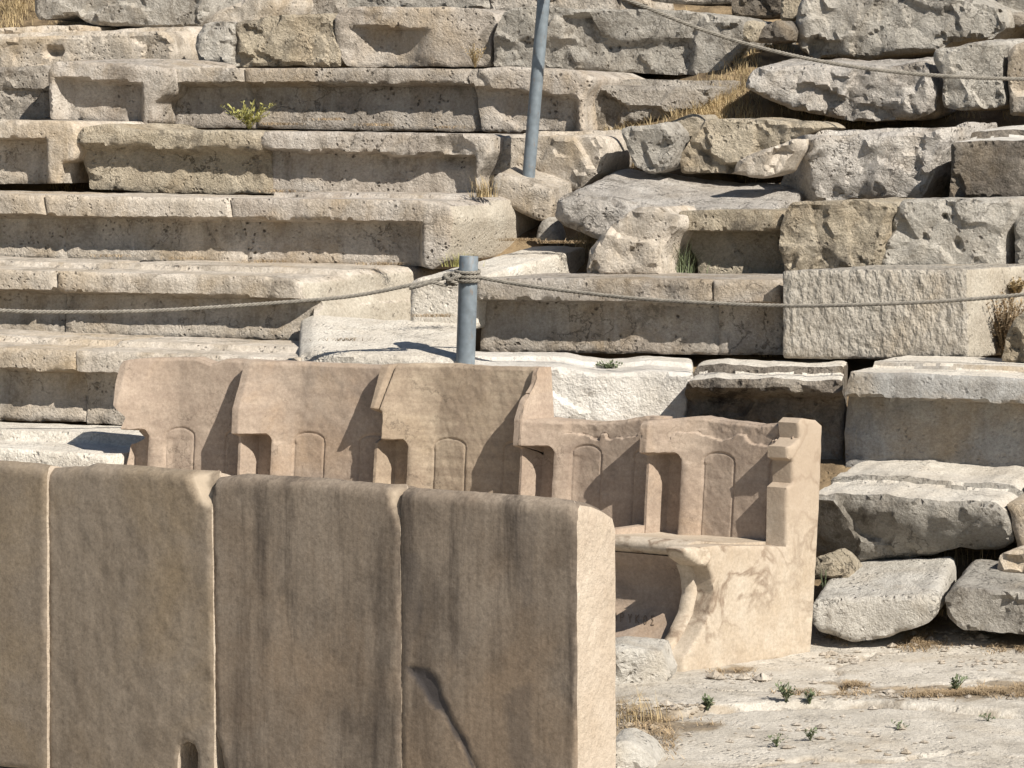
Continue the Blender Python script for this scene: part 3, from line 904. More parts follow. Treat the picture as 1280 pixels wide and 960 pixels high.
def slab(label, y0, poly, dark=(), pale_spots=(), mat='slab', **kw):
    O = np.array([0, dist(y0), 0.0])
    tan = np.array([math.cos(SL_TH), -math.sin(SL_TH), 0])
    e = np.array([math.sin(SL_TH), math.cos(SL_TH), 0])
    V, F = block_mesh(poly, O, tan, e, .19, g=.011, r=.005, amp=(.0016, .0008), zmin=0.0, top_r=.036, back_drop=.05, soften=0, chipk=.12, wob=.0018, **kw)
    o = mesh_obj('throne_back', V, F, M[mat])
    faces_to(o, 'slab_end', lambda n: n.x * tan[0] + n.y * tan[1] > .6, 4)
    me = o.data
    W = V
    PX = np.array([project(p) for p in W])
    PX = PX + 5 * np.column_stack([fbm(W, 22, 3, 71), fbm(W, 22, 3, 72)])
    for nm, polys in (('dark_mark', dark), ('pale_mark', pale_spots)):
        val = np.zeros(len(W))
        for pl, k in polys:
            pl = np.array(pl, float)
            dd = seg_dist(PX, pl) * np.where(inside(PX, pl), 1, -1)
            val = np.maximum(val, k * sstep(-2, 4, dd))
        a_ = me.attributes.new(nm, 'FLOAT', 'POINT')
        a_.data.foreach_set('value', val.astype(np.float32))
    return tag(o, label, 'throne', G_SLAB)


slab('brown marble slab cut by the left edge, left of the first bright joint', 11.470,
     [(XL, 566), (0, 577), (40, 580), (54, 583), (57, 590), (57.5, 760), (59, 1090), (XL, 1090)], mat='slab_light')
slab('rippled marble slab with a bright chipped corner and small arched hole', 11.490,
     [(58.5, 596), (60, 586), (85, 584), (103, 584), (112, 580), (180, 584), (240, 589), (258, 591), (262, 598), (264, 680), (266, 800), (268, 1090),
      (246, 1090), (246, 942), (242, 931), (233, 927), (224, 932), (221, 946), (221, 1090), (61, 1090), (60, 760)],
     pale_spots=(([(238, 596), (262, 590), (264, 630), (256, 634), (246, 622)], 1.0),), mat='slab_light', dents=((264, 594, 30, 44, .035),), hf=lambda s, v, vt, vb: .0022 * fbm(np.column_stack([s * 26 + v * 6, v * 17, s * 0]), 1, 3, 5))
slab('dark streaked marble slab with a chipped top corner, left neighbour of the scarred slab', 11.502,
     [(265, 606), (268, 597), (280, 595), (300, 593), (400, 599), (480, 606), (494, 607), (499, 612), (500, 800), (502, 1090), (283, 1090), (281, 968), (276, 936), (269, 916), (268, 800), (266, 700)],
     pale_spots=(([(484, 610), (500, 608), (501, 626), (496, 648), (491, 634)], .8),), dents=((502, 604, 18, 42, .03),))
slab('scarred marble slab at the right end with a bright end face', 11.505,
     [(500.6, 616), (503, 611), (520, 612), (610, 618), (690, 624), (708, 627), (716, 633), (719.5, 648), (720, 800), (721, 1090), (502.6, 1090), (501, 800)],
     dark=(([(504, 832), (520, 832), (538, 836), (550, 848), (554, 868), (566, 895), (582, 922), (604, 970), (596, 970), (572, 925), (556, 897), (540, 884), (530, 872), (519, 852)], 1.0),
           ([(500, 690), (522, 690), (530, 745), (524, 785), (512, 830), (500, 830)], .3), ([(640, 640), (672, 640), (665, 760), (650, 760)], .25), ([(625, 870), (665, 850), (668, 970), (640, 970)], .35)),
     pale_spots=(([(530, 832), (546, 836), (552, 850), (540, 842)], .35),),
     scars=(([(504, 832), (520, 832), (538, 836), (550, 848), (554, 868), (566, 895), (582, 922), (604, 970), (596, 970), (572, 925), (556, 897), (540, 884), (530, 872), (519, 852)], .005),))

# ------------------------------------------------------------------ thrones
ZS, TB = .425, .09
right_back = hit_z((1013, 817), 0.0)
right_front = hit_z((848, 845), 0.0)
right_back[2] = right_front[2] = 0
fdir = right_front - right_back
LD = np.linalg.norm(fdir)
fdir /= LD
phis = math.atan2(-fdir[0], -fdir[1])
G_THR = 'carved marble thrones facing the open ground'
specs = [  # left wing px, tangent angle, label, top outline px, left outline px
    (795, 33, 'end throne at the right with a cream veined side and lettered front', [(795, 531), (800, 527), (860, 522), (880, 526), (930, 532), (975, 529), (1010, 524)], None, 0),
    (637, 30, 'fourth throne from the left with its top broken away under the white rock', [(637, 460), (661, 461), (664, 524), (730, 529), (760, 527), (790, 522)], None, 0),
    (455, 26, 'third throne from the left with dark diagonal veins, in front of the short post', [(455, 456), (540, 456), (600, 460), (637, 460)], None, .1),
    (285, 23, 'second throne from the left with a smooth square upper wing', [(285, 454), (290, 451), (380, 455), (455, 458)], None, 0),
    (132, 20, 'leftmost throne with a rounded broken outer wing', [(132, 478), (140, 462), (150, 452), (165, 449), (230, 448), (250, 455), (270, 450), (285, 451)],
     [(450, 0), (478, 0), (505, 5), (520, 18), (540, 12), (548, 22), (556, 6), (590, 5)], 0),
]
Rb = right_back.copy()
curve_px = [(876, 684), (884, 702), (891, 722), (893, 742), (888, 768), (875, 795), (857, 822), (851, 846)]
side_n = np.array([math.cos(phis), -math.sin(phis), 0])
cu = []
for p in curve_px:
    X = hit_plane(p, right_back, side_n)
    cu.append(((X - right_back) @ fdir, X[2]))
cu = np.array(cu)[::-1]          # z increasing
CZ, CU = cu[:, 1].copy(), cu[:, 0].copy()
CZ[0] = 0.0


def front_u(z):
    return np.interp(z, CZ, CU)


def grid_faces(nu, nv, base=0, flip=False):
    F = []
    for j in range(nv - 1):
        for i in range(nu - 1):
            a = base + j * nu + i
            q = [a, a + 1, a + 1 + nu, a + nu]
            F.append(q[::-1] if flip else q)
    return F


for ti, (wx, th, lab, top_px, left_px, diag) in enumerate(specs):
    th = R(th)
    t = np.array([math.cos(th), -math.sin(th), 0])
    nrm = np.array([math.sin(th), math.cos(th), 0])     # towards the slope
    f = fdir if ti == 0 else np.array([-math.sin(phis - R(3) * ti), -math.cos(phis - R(3) * ti), 0])
    wlo, whi = .2, 1.2
    for _ in range(40):
        w = (wlo + whi) / 2
        X = Rb - w * t + f * (TB + .10) + np.array([0, 0, .8])
        if project(X)[0] > wx:
            wlo = w
        else:
            whi = w
    O = Rb - w * t
    th_obj = thing('marble_throne', (O + f * .3 + t * w / 2).tolist(), lab, 'throne', G_THR)

    def W3(s, u, z):
        s, u, z = np.broadcast_arrays(np.asarray(s, float), np.asarray(u, float), np.asarray(z, float))
        return O[None] + s.ravel()[:, None] * t + u.ravel()[:, None] * f + z.ravel()[:, None] * np.array([0, 0, 1.0])
    # top outline in (s, z)
    Of = O + f * (TB + .03)
    tp = []
    for p in top_px:
        X = hit_plane(p, Of, nrm)
        tp.append(((X - Of) @ t, X[2]))
    tp = np.array(tp)
    S1 = w - (.004 if ti else .025)
    ns, nz = 170, 150
    sg = np.linspace(0.004, S1, ns)
    H = np.interp(sg, tp[:, 0], tp[:, 1]) + .004 * fbm(np.column_stack([sg * 14, sg * 0 + ti, sg * 0]), 1, 3)
    jz = np.linspace(0, 1, nz)
    SS, JJ = np.meshgrid(sg, jz)
    ZZ = ZS - .045 + (H[None] - ZS + .045) * JJ
    SH = SS.copy()
    if left_px:
        lz, ls = [], []
        for (yy, dx) in left_px:
            X = hit_plane((wx, yy), Of, nrm)
            lz.append(X[2])
            ls.append(dx / 345.0)
        sl = np.interp(ZZ, lz[::-1], ls[::-1])
        SH = sl + SS * (S1 - sl) / S1
    ze = ZS + .245
    q = np.column_stack([SH.ravel() * 9, ZZ.ravel() * 9, np.full(SH.size, ti * 7.0)])
    nn = fbm(q, 1, 3, 2).reshape(SH.shape)
    zr = ZZ - ZS
    p_ear = np.interp(ZZ, [ze - .01, ze + .10, ze + .20, 1.02], [.105, .105, .07, .02])
    s0 = SH
    ear = p_ear * np.clip(1 - np.clip(s0 - .03, 0, 1) / .19, 0, 1) ** 1.6
    # under the wing: slim front upright, sunk panel, upright next to the back
    low = .065 * (1 - sstep(.014, .022, s0)) + .034 * sstep(.112, .118, s0) * (1 - sstep(.125, .20, s0)) - .02 * sstep(.020, .028, s0) * (1 - sstep(.106, .114, s0))
    zeb = ze - .028 * sstep(.10, .135, s0) + .004 * nn
    up = sstep(-.006, .008, ZZ - zeb)
    u = ear * up + low * (1 - up)
    # two sunk round-headed panels either side of a raised middle
    for (sa, sb) in ((.33 * w, .555 * w), (.80 * w, 1.02 * w)):
        c, hw = (sa + sb) / 2, (sb - sa) / 2
        zt = .225 + .035 * np.sqrt(np.clip(1 - ((s0 - c) / hw) ** 2, 0, 1))
        din = np.minimum(np.minimum(s0 - sa, sb - s0), zt - zr)
        u = u - .0015 * sstep(0, .006, din) - .004 * np.exp(-((din - .003) / .0035) ** 2)
    u = u - .07 * zr + .003 * nn
    if diag:
        u = u + .0025 * fbm(np.column_stack([SH.ravel() * 20 + ZZ.ravel() * 8, ZZ.ravel() * 3 - SH.ravel() * 6, SH.ravel() * 0]), 1, 3, 8).reshape(SH.shape)
        # a crack that runs down the wing and a broken-out corner
        cx = .09 - .08 * (ZZ - .75) / .3 + .01 * nn
        u = u - .02 * np.exp(-((SH - (.02 + .12 * (ZZ - .72))) / .006) ** 2) * sstep(.7, .74, ZZ)
        u = u - .08 * sstep(.05, .02, SH) * sstep(.79, .76, ZZ) * sstep(ze - .01, ze + .01, ZZ)
    # worn top edge, fractured tops
    dt = H[None] - ZZ
    u = u - .007 * sstep(.012, 0, dt)
    if ti <= 1:
        mk = sstep(.14, .16, SH) if ti == 1 else 1.0
        n2 = fbm(np.column_stack([SH.ravel() * 30, ZZ.ravel() * 30, np.full(SH.size, ti * 3.0)]), 1, 3, 12).reshape(SH.shape)
        u = u - .010 * sstep(.058, .052, dt + .05 * nn + .02 * n2) * sstep(.05, .12, SH) * mk
        u = u - .006 * np.exp(-((dt - .055 + .05 * nn + .02 * n2) / .0025) ** 2) * mk * sstep(-.1, .25, n2)
        u = u + .004 * n2 * sstep(.08, .02, dt)
    if ti == 1:
        # the upper wing piece that survives beside the break
        u = u - .6 * ear * up * sstep(.83, .90, ZZ)
        u = u - .01 * np.exp(-((ZZ - .86 - .02 * nn) / .004) ** 2)
    U = TB + u
    front = W3(SH, U, ZZ)
    rear = W3(SH, np.zeros_like(U), ZZ)
    V = np.vstack([front, rear])
    V = V + .0015 * vnoise(V, 30, 2, ti)
    N = ns * nz
    F = grid_faces(ns, nz) + grid_faces(ns, nz, N, True)
    for i in range(ns - 1):
        F.append([(nz - 1) * ns + i, (nz - 1) * ns + i + 1, N + (nz - 1) * ns + i + 1, N + (nz - 1) * ns + i])
        F.append([i + 1, i, N + i, N + i + 1])
    for j in range(nz - 1):
        a = j * ns
        F.append([a, a + ns, N + a + ns, N + a])
        a = j * ns + ns - 1
        F.append([a + ns, a, N + a, N + a + ns])
    mesh_obj('backrest', V, F, M['throne_veined' if diag else 'throne'], th_obj, sharp=40)
    # seat slab with a front lip
    SW = w - .004 if ti else w - .08
    UF = CU[-1] if ti else CU[-1] - .05
    prof = [(0.0, .0), (0.0, ZS - .03), (TB + .05, ZS - .032), (.32, ZS - .02), (UF - .10, ZS - .008), (UF - .03, ZS), (UF + .012, ZS - .004), (UF + .022, ZS - .018), (UF + .018, ZS - .035), (UF - .01, ZS - .05)]
    zz = np.linspace(ZS - .055, 0, 26)
    rec = [(front_u(z) - .03 - .02 * sstep(.08, 0, z), z) for z in zz]
    def sweep(profile, s_a, s_b, n, close=True):
        ss = np.linspace(s_a, s_b, n)
        PR = np.array(profile)
        V = np.vstack([W3(np.full(len(PR), s), PR[:, 0], PR[:, 1]) for s in ss])
        m = len(PR)
        F = []
        for k in range(n - 1):
            for i in range(m if close else m - 1):
                j = (i + 1) % m
                F.append([k * m + i, k * m + j, (k + 1) * m + j, (k + 1) * m + i])
        F.append(list(range(m))[::-1])
        F.append([(n - 1) * m + i for i in range(m)])
        return V, F
    pseat = [(TB * .3, ZS - .07)] + prof[1:] + [(UF - .05, ZS - .07)]
    pseat[1] = (TB * .3, ZS - .03)
    V, F = sweep(pseat, .006, SW, 40)
    V = V + .002 * vnoise(V, 14, 3, 40 + ti)
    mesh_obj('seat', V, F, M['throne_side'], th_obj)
    V, F = sweep([(.02, ZS - .06)] + rec + [(.02, 0)], .008, SW - .001, 40)
    V = V + .0012 * vnoise(V, 12, 3, 60 + ti)
    V[:, 2] = np.maximum(V[:, 2], -.01)
    mesh_obj('front_panel', V, F, M['throne'], th_obj)
    if ti == 0:
        poly = [(852, 846), (1013, 817), (1021, 700), (1026, 600), (1028, 533), (1020, 525), (1004, 523), (998, 529), (1000, 548), (993, 556), (985, 559), (985, 573), (991, 577), (991, 604), (984, 610), (983, 683), (900, 682), (876, 684), (884, 702), (891, 722), (893, 742), (888, 768), (875, 795), (857, 822)]
        V, F = block_mesh(poly, right_back, -fdir, -t, .078, g=.009, r=.004, amp=(.002, .0012), wob=.0015, zmin=-.005, soften=0, chipk=.4)
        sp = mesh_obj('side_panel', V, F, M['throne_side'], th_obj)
        # rounded moulding along the inner side of the front edge
        zz2 = np.linspace(.06, ZS - .07, 30)
        V, F = [], []
        for k, z in enumerate(zz2):
            for a in range(8):
                an = a / 8 * 2 * math.pi
                V.append(W3(w - .092 + .027 * math.cos(an), front_u(z) - .002 + .027 * math.sin(an), z)[0])
        for k in range(len(zz2) - 1):
            for a in range(8):
                b = (a + 1) % 8
                F.append([k * 8 + a, k * 8 + b, (k + 1) * 8 + b, (k + 1) * 8 + a])
        F += [list(range(8)), [len(V) - 1 - i for i in range(8)]]
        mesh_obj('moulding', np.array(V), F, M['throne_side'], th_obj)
        # broken knob at the front end of the seat side
        V, F = block_mesh([(853, 687), (866, 684), (886, 684), (890, 698), (884, 709), (872, 708), (860, 699)], right_back + (-t) * -.004, -fdir, -t, .07, g=.007, r=.008, amp=(.004, .003), wob=.003, rough=.3)
        mesh_obj('arm_stub', V, F, M['throne_side'], th_obj)
        # incised letters: raised dark strokes, their colour standing for shade in the cuts
        LET = {'Η': [[(0, 0), (0, 1)], [(.7, 0), (.7, 1)], [(0, .5), (.7, .5)]], 'Ρ': [[(0, 0), (0, 1), (.5, 1), (.6, .75), (.5, .5), (0, .5)]],
               'Υ': [[(.35, 0), (.35, .5), (0, 1)], [(.35, .5), (.7, 1)]], 'Κ': [[(0, 0), (0, 1)], [(.65, 1), (0, .5), (.65, 0)]],
               'Ο': [[(.35, 0), (.05, .25), (.05, .75), (.35, 1), (.65, .75), (.65, .25), (.35, 0)]], 'Σ': [[(.65, 1), (0, 1), (.4, .5), (0, 0), (.65, 0)]],
               'Ε': [[(.6, 0), (0, 0), (0, 1), (.6, 1)], [(0, .5), (.5, .5)]], 'Ι': [[(.3, 0), (.3, 1)]]}

        def write(text, x0, y0, lw, hgt, sp):
            V, F = [], []
            for k, ch in enumerate(text):
                for st in LET[ch]:
                    for (a, b) in zip(st[:-1], st[1:]):
                        pa = np.array([x0 + k * sp + a[0] * lw, y0 - a[1] * hgt + k * .9])
                        pb = np.array([x0 + k * sp + b[0] * lw, y0 - b[1] * hgt + k * .9])
                        nseg = 4
                        dv = (pb - pa) / max(np.linalg.norm(pb - pa), 1e-6)
                        pr = np.array([-dv[1], dv[0]]) * .55
                        b0 = len(V)
                        for m in range(nseg + 1):
                            c = pa + (pb - pa) * m / nseg
                            for sgn in (-1, 1):
                                cc = c + pr * sgn
                                uu = .45
                                for _ in range(6):
                                    X = hit_plane(cc, O + f * uu, nrm)
                                    # depth along f for this height
                                    uu = front_u(X[2]) - .03 - .02 * sstep(.08, 0, X[2]) + .0035
                                V.append(X)
                        for m in range(nseg):
                            i = b0 + 2 * m
                            F.append([i, i + 1, i + 3, i + 2])
            return np.array(V), F
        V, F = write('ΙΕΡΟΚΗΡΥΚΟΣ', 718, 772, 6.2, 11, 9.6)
        mesh_obj('inscription', V, F, M['letter_shade'], th_obj, smooth=False)
    else:
        # arm-less side cheek between two seats
        pc = [(TB, 0.0), (TB, ZS - .004), (CU[-1] - .01, ZS - .004)] + [(front_u(z) - .004, z) for z in np.linspace(ZS - .03, 0, 16)]
        V, F = sweep(pc, w - .035, w + .0, 3)
        mesh_obj('side_panel', V, F, M['throne'], th_obj)
    Rb = O.copy()

# ------------------------------------------------------------------ terrain
TQ = [-50, 10.7, 11.15, 11.6, 12.3, 12.97, 13.65, 14.3, 15.0, 15.65, 16.3, 17.0, 60]
TZ = [0, 0, .0, .08, .46, .77, 1.05, 1.34, 1.63, 1.93, 2.22, 2.52, 20.0]
cracks = [np.array([hit_z(p)[:2] for p in c]) for c in (
    [(830, 895), (900, 887), (1000, 881), (1075, 879), (1180, 885), (1290, 893)],
    [(855, 861), (900, 867), (970, 868), (1010, 873), (1060, 866), (1160, 858), (1290, 850)],
    [(890, 975), (930, 955), (1010, 944), (1090, 946), (1190, 934), (1290, 938)],
    [(1060, 866), (1040, 848), (1050, 830), (1120, 818)])]
soil_spots = [(917, 842, 26, 9), (1150, 800, 45, 12), (1062, 858, 30, 6), (1180, 868, 130, 13), (1265, 812, 40, 10), (850, 905, 60, 9), (800, 900, 60, 30), (1275, 865, 60, 14)]


def terrain_z(x, y):
    q = (x * math.sin(TH) + y * math.cos(TH)) / math.cos(TH)
    z = np.interp(q, TQ, TZ)
    P = np.column_stack([x, y, np.zeros_like(x)])
    amp = sstep(11.1, 12.3, q)
    ax = x - (-.49 + .51 * (y - 12.3))
    z = z + amp * (.20 * np.exp(-(ax / .45) ** 2) * sstep(14.35, 15.0, q) * sstep(16.4, 15.7, q))
    z = z - .3 * np.exp(-(ax / .55) ** 4) * sstep(11.9, 12.4, q) * sstep(14.0, 13.6, q)
    z = z + amp * .035 * fbm(P, 4, 3, 77)
    g = (1 - amp)
    z = z + g * (.010 * fbm(P, 1.6, 3, 55) + .005 * fbm(P, 7, 3, 56) + .005 * np.abs(fbm(P * np.array([1, .5, 1]), 11, 5, 57)))
    xy = np.column_stack([x, y])
    near = (q > 8.0) & (q < 11.7)
    if near.any():
        for k, c in enumerate(cracks):
            d = seg_dist(xy[near] + .05 * np.column_stack([fbm(P[near], 6, 3, 61), fbm(P[near], 6, 3, 62)]), c, False)
            z[near] -= g[near] * .016 * np.exp(-(d / .009) ** 2) * (1 + fbm(P[near], 4, 2, 63))
        yc = np.interp(x, cracks[0][:, 0], cracks[0][:, 1])
        z[near] += (g * .020 * sstep(-.01, .03, y - yc) * sstep(.2, .4, x))[near] - .012
        yc = np.interp(x, cracks[2][:, 0], cracks[2][:, 1])
        z[near] -= (g * .004 * sstep(.02, -.02, y - yc) * sstep(.4, .6, x))[near]
    return z


def axis(parts):
    out = []
    for a, b, s in parts:
        out += list(np.arange(a, b, s))
    return np.array(out + [parts[-1][1]])


gx = axis([(-14, -3, .5), (-3, -1.9, .08), (-1.9, .2, .035), (.2, 2.0, .016), (2.0, 3.2, .05), (3.2, 14, .5)])
gy = axis([(-2, 7.2, .8), (7.2, 8.6, .1), (8.6, 11.6, .015), (11.6, 17.2, .035), (17.2, 60, .6)])
GX, GY = np.meshgrid(gx, gy)
x, y = GX.ravel(), GY.ravel()
z = terrain_z(x, y)
V = np.column_stack([x, y, z])
gobj = mesh_obj('ground', V, grid_faces(len(gx), len(gy)), M['ground'], sharp=None, origin=np.zeros(3))
tag(gobj, kind='structure')
q = (x * math.sin(TH) + y * math.cos(TH)) / math.cos(TH)
soil = sstep(11.25, 11.5, q)
P = V * np.array([1, 1, 0])
nz_ = fbm(P, 9, 4, 91)
for (cx, cy, rx, ry) in soil_spots:
    c = hit_z((cx, cy))
    sx = abs(hit_z((cx + rx, cy))[0] - c[0])
    sy = abs(hit_z((cx, cy + ry))[1] - c[1])
    rr = np.sqrt(((x - c[0]) / sx) ** 2 + ((y - c[1]) / sy) ** 2) + nz_ * .9
    soil = np.maximum(soil, .75 * sstep(1.0, .55, rr) * (y < 11.7))
for c in cracks:
    m = (q > 8.0) & (q < 11.7)
    d = np.full(len(x), 9.0)
    d[m] = seg_dist(V[m][:, :2] + .05 * np.column_stack([fbm(P[m], 6, 3, 61), fbm(P[m], 6, 3, 62)]), c, False)
    soil = np.maximum(soil, .5 * sstep(.014, .002, d + .05 * nz_))
at_ = gobj.data.attributes.new('soil', 'FLOAT', 'POINT')
at_.data.foreach_set('value', soil.astype(np.float32))


def ground_hit(p):
    d = ray(p)
    ys = np.arange(8.2, 20, .01)
    X = CAM[None] + d[None] * (ys / d[1])[:, None]
    zt = terrain_z(X[:, 0].copy(), X[:, 1].copy())
    k = np.argmax(X[:, 2] <= zt)
    return np.array([X[k, 0], X[k, 1], zt[k]])


# ------------------------------------------------------------------ posts and ropes
def tube(path, radii, n=14, cap=True):
    path = np.array(path, float)
    V, F = [], []
    T = np.gradient(path, axis=0)
    up = np.array([0, 0, 1.0])
    for i, p in enumerate(path):
        tt = T[i] / np.linalg.norm(T[i])
        a = np.cross(tt, up)
        if np.linalg.norm(a) < .05:
            a = np.array([1.0, 0, 0])
        a /= np.linalg.norm(a)
        b = np.cross(a, tt)
        for k in range(n):
            an = 2 * math.pi * k / n
            V.append(p + radii[i] * (math.cos(an) * a + math.sin(an) * b))
    for i in range(len(path) - 1):
        for k in range(n):
            j = (k + 1) % n
            F.append([i * n + k, (i + 1) * n + k, (i + 1) * n + j, i * n + j])
    if cap:
        F.append(list(range(n)))
        F.append([len(V) - 1 - k for k in range(n)])
    return np.array(V), F


def post(label, base, top, rad, group):
    base, top = np.array(base), np.array(top)
    d = top - base
    o = thing('steel_post', base.tolist(), label, 'post', group)
    L = np.linalg.norm(d)
    dn = d / L
    path = [base, base + d * .25, base + d * .5, base + d * .75, top - dn * .002, top, top - dn * .002, top - dn * .06]
    rad_ = [rad, rad, rad, rad, rad, rad * .97, rad * .86, rad * .86]
    V, F = [], []
    n = 28
    a = np.cross(dn, [0, 1, 0])
    a /= np.linalg.norm(a)
    b = np.cross(a, dn)
    for p, r_ in zip(path, rad_):
        for k in range(n):
            an = 2 * math.pi * k / n
            V.append(p + r_ * (math.cos(an) * a + math.sin(an) * b))
    for i in range(len(path) - 1):
        for k in range(n):
            j = (k + 1) % n
            F.append([i * n + k, i * n + j, (i + 1) * n + j, (i + 1) * n + k])
    mesh_obj('pipe', np.array(V), F, M['steel'], o, sharp=40)
    F2 = [list(range(n))]
    V2 = [top - dn * .03 + rad * .86 * (math.cos(2 * math.pi * k / n) * a + math.sin(2 * math.pi * k / n) * b) for k in range(n)]
    mesh_obj('bore_shade_disc', np.array(V2), F2, M['pipe_inside'], o, smooth=False)  # dark disc, its colour stands in for shade inside the open pipe
    return o


G_POST = 'grey steel rope posts'
SP_Y = 16.12
sp_top = at_y((586, 320), SP_Y)
sp_base = at_y((580, 470), SP_Y)
sp_base[2] -= .12
post('short grey steel post with an open top behind the third throne', sp_base, sp_top, .037, G_POST)
TP_Y = 18.24
tp_base = at_y((661, 216), TP_Y)
tp_top = at_y((683.5, -46), TP_Y)
d = (tp_top - tp_base)
post('tall leaning grey post rising from the small tan block out of the photo', tp_base - d * .03, tp_top, .0285, G_POST)


def rope_path(pts, step=.006):
    pts = np.array(pts)
    k = len(pts)
    # Catmull-Rom
    out = []
    for i in range(k - 1):
        p0, p1, p2, p3 = pts[max(i - 1, 0)], pts[i], pts[i + 1], pts[min(i + 2, k - 1)]
        n = max(2, int(np.linalg.norm(p2 - p1) / step))
        for j in range(n):
            u = j / n
            out.append(.5 * ((2 * p1) + (-p0 + p2) * u + (2 * p0 - 5 * p1 + 4 * p2 - p3) * u * u + (-p0 + 3 * p1 - 3 * p2 + p3) * u ** 3))
    out.append(pts[-1])
    return np.array(out)


def twisted(path, r, pitch=.05, strands=3):
    T = np.gradient(path, axis=0)
    T /= np.linalg.norm(T, axis=1)[:, None]
    A = np.cross(T, np.array([0, 0, 1.0]))
    nA = np.linalg.norm(A, axis=1)
    A[nA < .05] = [1, 0, 0]
    A /= np.linalg.norm(A, axis=1)[:, None]
    Bn = np.cross(A, T)
    s = np.concatenate([[0], np.cumsum(np.linalg.norm(np.diff(path, axis=0), axis=1))])
    VV, FF = [], []
    for k in range(strands):
        an = s / pitch * 2 * math.pi + k * 2 * math.pi / strands
        c = path + r * .60 * (np.cos(an)[:, None] * A + np.sin(an)[:, None] * Bn)
        V, F = tube(c, [r * .50] * len(c), 6)
        b = sum(len(v) for v in VV)
        VV.append(V)
        FF += [[i + b for i in f_] for f_ in F]
    return np.vstack(VV), FF


def rope(label, paths, r):
    VV, FF = [], []
    for p in paths:
        V, F = twisted(p, r)
        b = sum(len(v) for v in VV)
        VV.append(V)
        FF += [[i + b for i in f_] for f_ in F]
    o = mesh_obj('rope', np.vstack(VV), FF, M['rope'], sharp=None)
    return tag(o, label, 'rope', 'ropes strung between the posts')


ax_post = at_y((584.5, 343), SP_Y)
loops = []
for dz in (.012, -.004, -.020):
    a = np.linspace(0, 2 * math.pi, 40)
    loops.append(np.column_stack([ax_post[0] + .045 * np.cos(a), ax_post[1] + .045 * np.sin(a), np.full(40, ax_post[2] + dz) + .005 * np.sin(a)]))
wr = [at_y((571, 345), SP_Y - .02)]
left = [at_y((574, 343), SP_Y - .035), at_y((545, 350), SP_Y - .06), at_y((515, 356), SP_Y - .08), at_y((440, 370), 16.0), at_y((340, 379), 15.9), at_y((200, 388), 15.75), at_y((90, 390), 15.65),
        at_y((0, 388), 15.55), at_y((-120, 378), 15.45), at_y((-300, 350), 15.3)]
doubled = [at_y((573, 350), SP_Y - .035), at_y((556, 356), SP_Y - .06), at_y((540, 353), SP_Y - .085), at_y((522, 358), SP_Y - .09), at_y((512, 360), SP_Y - .085)]
knot = []
a = np.linspace(0, 4 * math.pi, 60)
kc = at_y((564, 349), SP_Y - .06)
knot = np.column_stack([kc[0] + .02 * np.cos(a) + np.linspace(-.012, .012, 60), kc[1] + .014 * np.sin(a), kc[2] + .02 * np.sin(a * .5 + 1)])
rope('rope tied to the short post and sagging to the left edge', [rope_path(left), rope_path(doubled), knot] + loops[:2], .0078)
right = [at_y((596, 346), SP_Y - .02), at_y((640, 354), 16.1), at_y((720, 365), 16.05), at_y((820, 375), 15.95), at_y((975, 382), 15.85), at_y((1100, 380), 15.75), at_y((1200, 375), 15.7), at_y((1290, 367), 15.65), at_y((1420, 352), 15.6)]
rope('rope running from the short post past the big tooled block', [rope_path(right), loops[2]], .0078)
upper = [at_y((686, -43), TP_Y - .02), at_y((740, -20), 17.9), at_y((800, 6), 17.95), at_y((880, 38), 18.0), at_y((960, 62), 18.05), at_y((1040, 79), 18.1), at_y((1120, 90), 18.15), at_y((1200, 96), 18.2), at_y((1290, 99), 18.25), at_y((1420, 100), 18.3)]
rope('upper rope descending from the tall post across the boulders to the right', [rope_path(upper)], .0088)


# ------------------------------------------------------------------ grass and plants
def blades(centers, length, width, lean=.6, flat=0.0, segs=3):
    V, F = [], []
    for c in centers:
        L = length * rng.uniform(.5, 1.25)
        az = rng.uniform(0, 2 * math.pi)
        d = np.array([math.cos(az), math.sin(az), 0])
        side = np.array([-d[1], d[0], 0])
        ln = lean * rng.uniform(.2, 1.3)
        b = len(V)
        for k in range(segs + 1):
            u = k / segs
            hor = L * (ln * u * u * (1 - flat) + flat * u)
            ver = L * u * (1 - flat) * (1 - .25 * ln * u) + flat * .012 * math.sin(u * 3)
            w = width * (1 - u * .85)
            p = c + d * hor + np.array([0, 0, max(ver, .002)])
            V += [p - side * w, p + side * w]
        for k in range(segs):
            i = b + 2 * k
            F.append([i, i + 1, i + 3, i + 2])
    return np.array(V), F


def scatter_ground(cx, cy, rx, ry, n):
    c = ground_hit((cx, cy))
    k = np.linalg.norm(c - CAM) / FPX
    pts = []
    P = rng.normal(0, .5, (n, 2))
    xx = c[0] + P[:, 0] * rx * k
    yy = c[1] + P[:, 1] * ry * k * 5
    zz = terrain_z(xx.copy(), yy.copy())
    return list(np.column_stack([xx, yy, zz]))


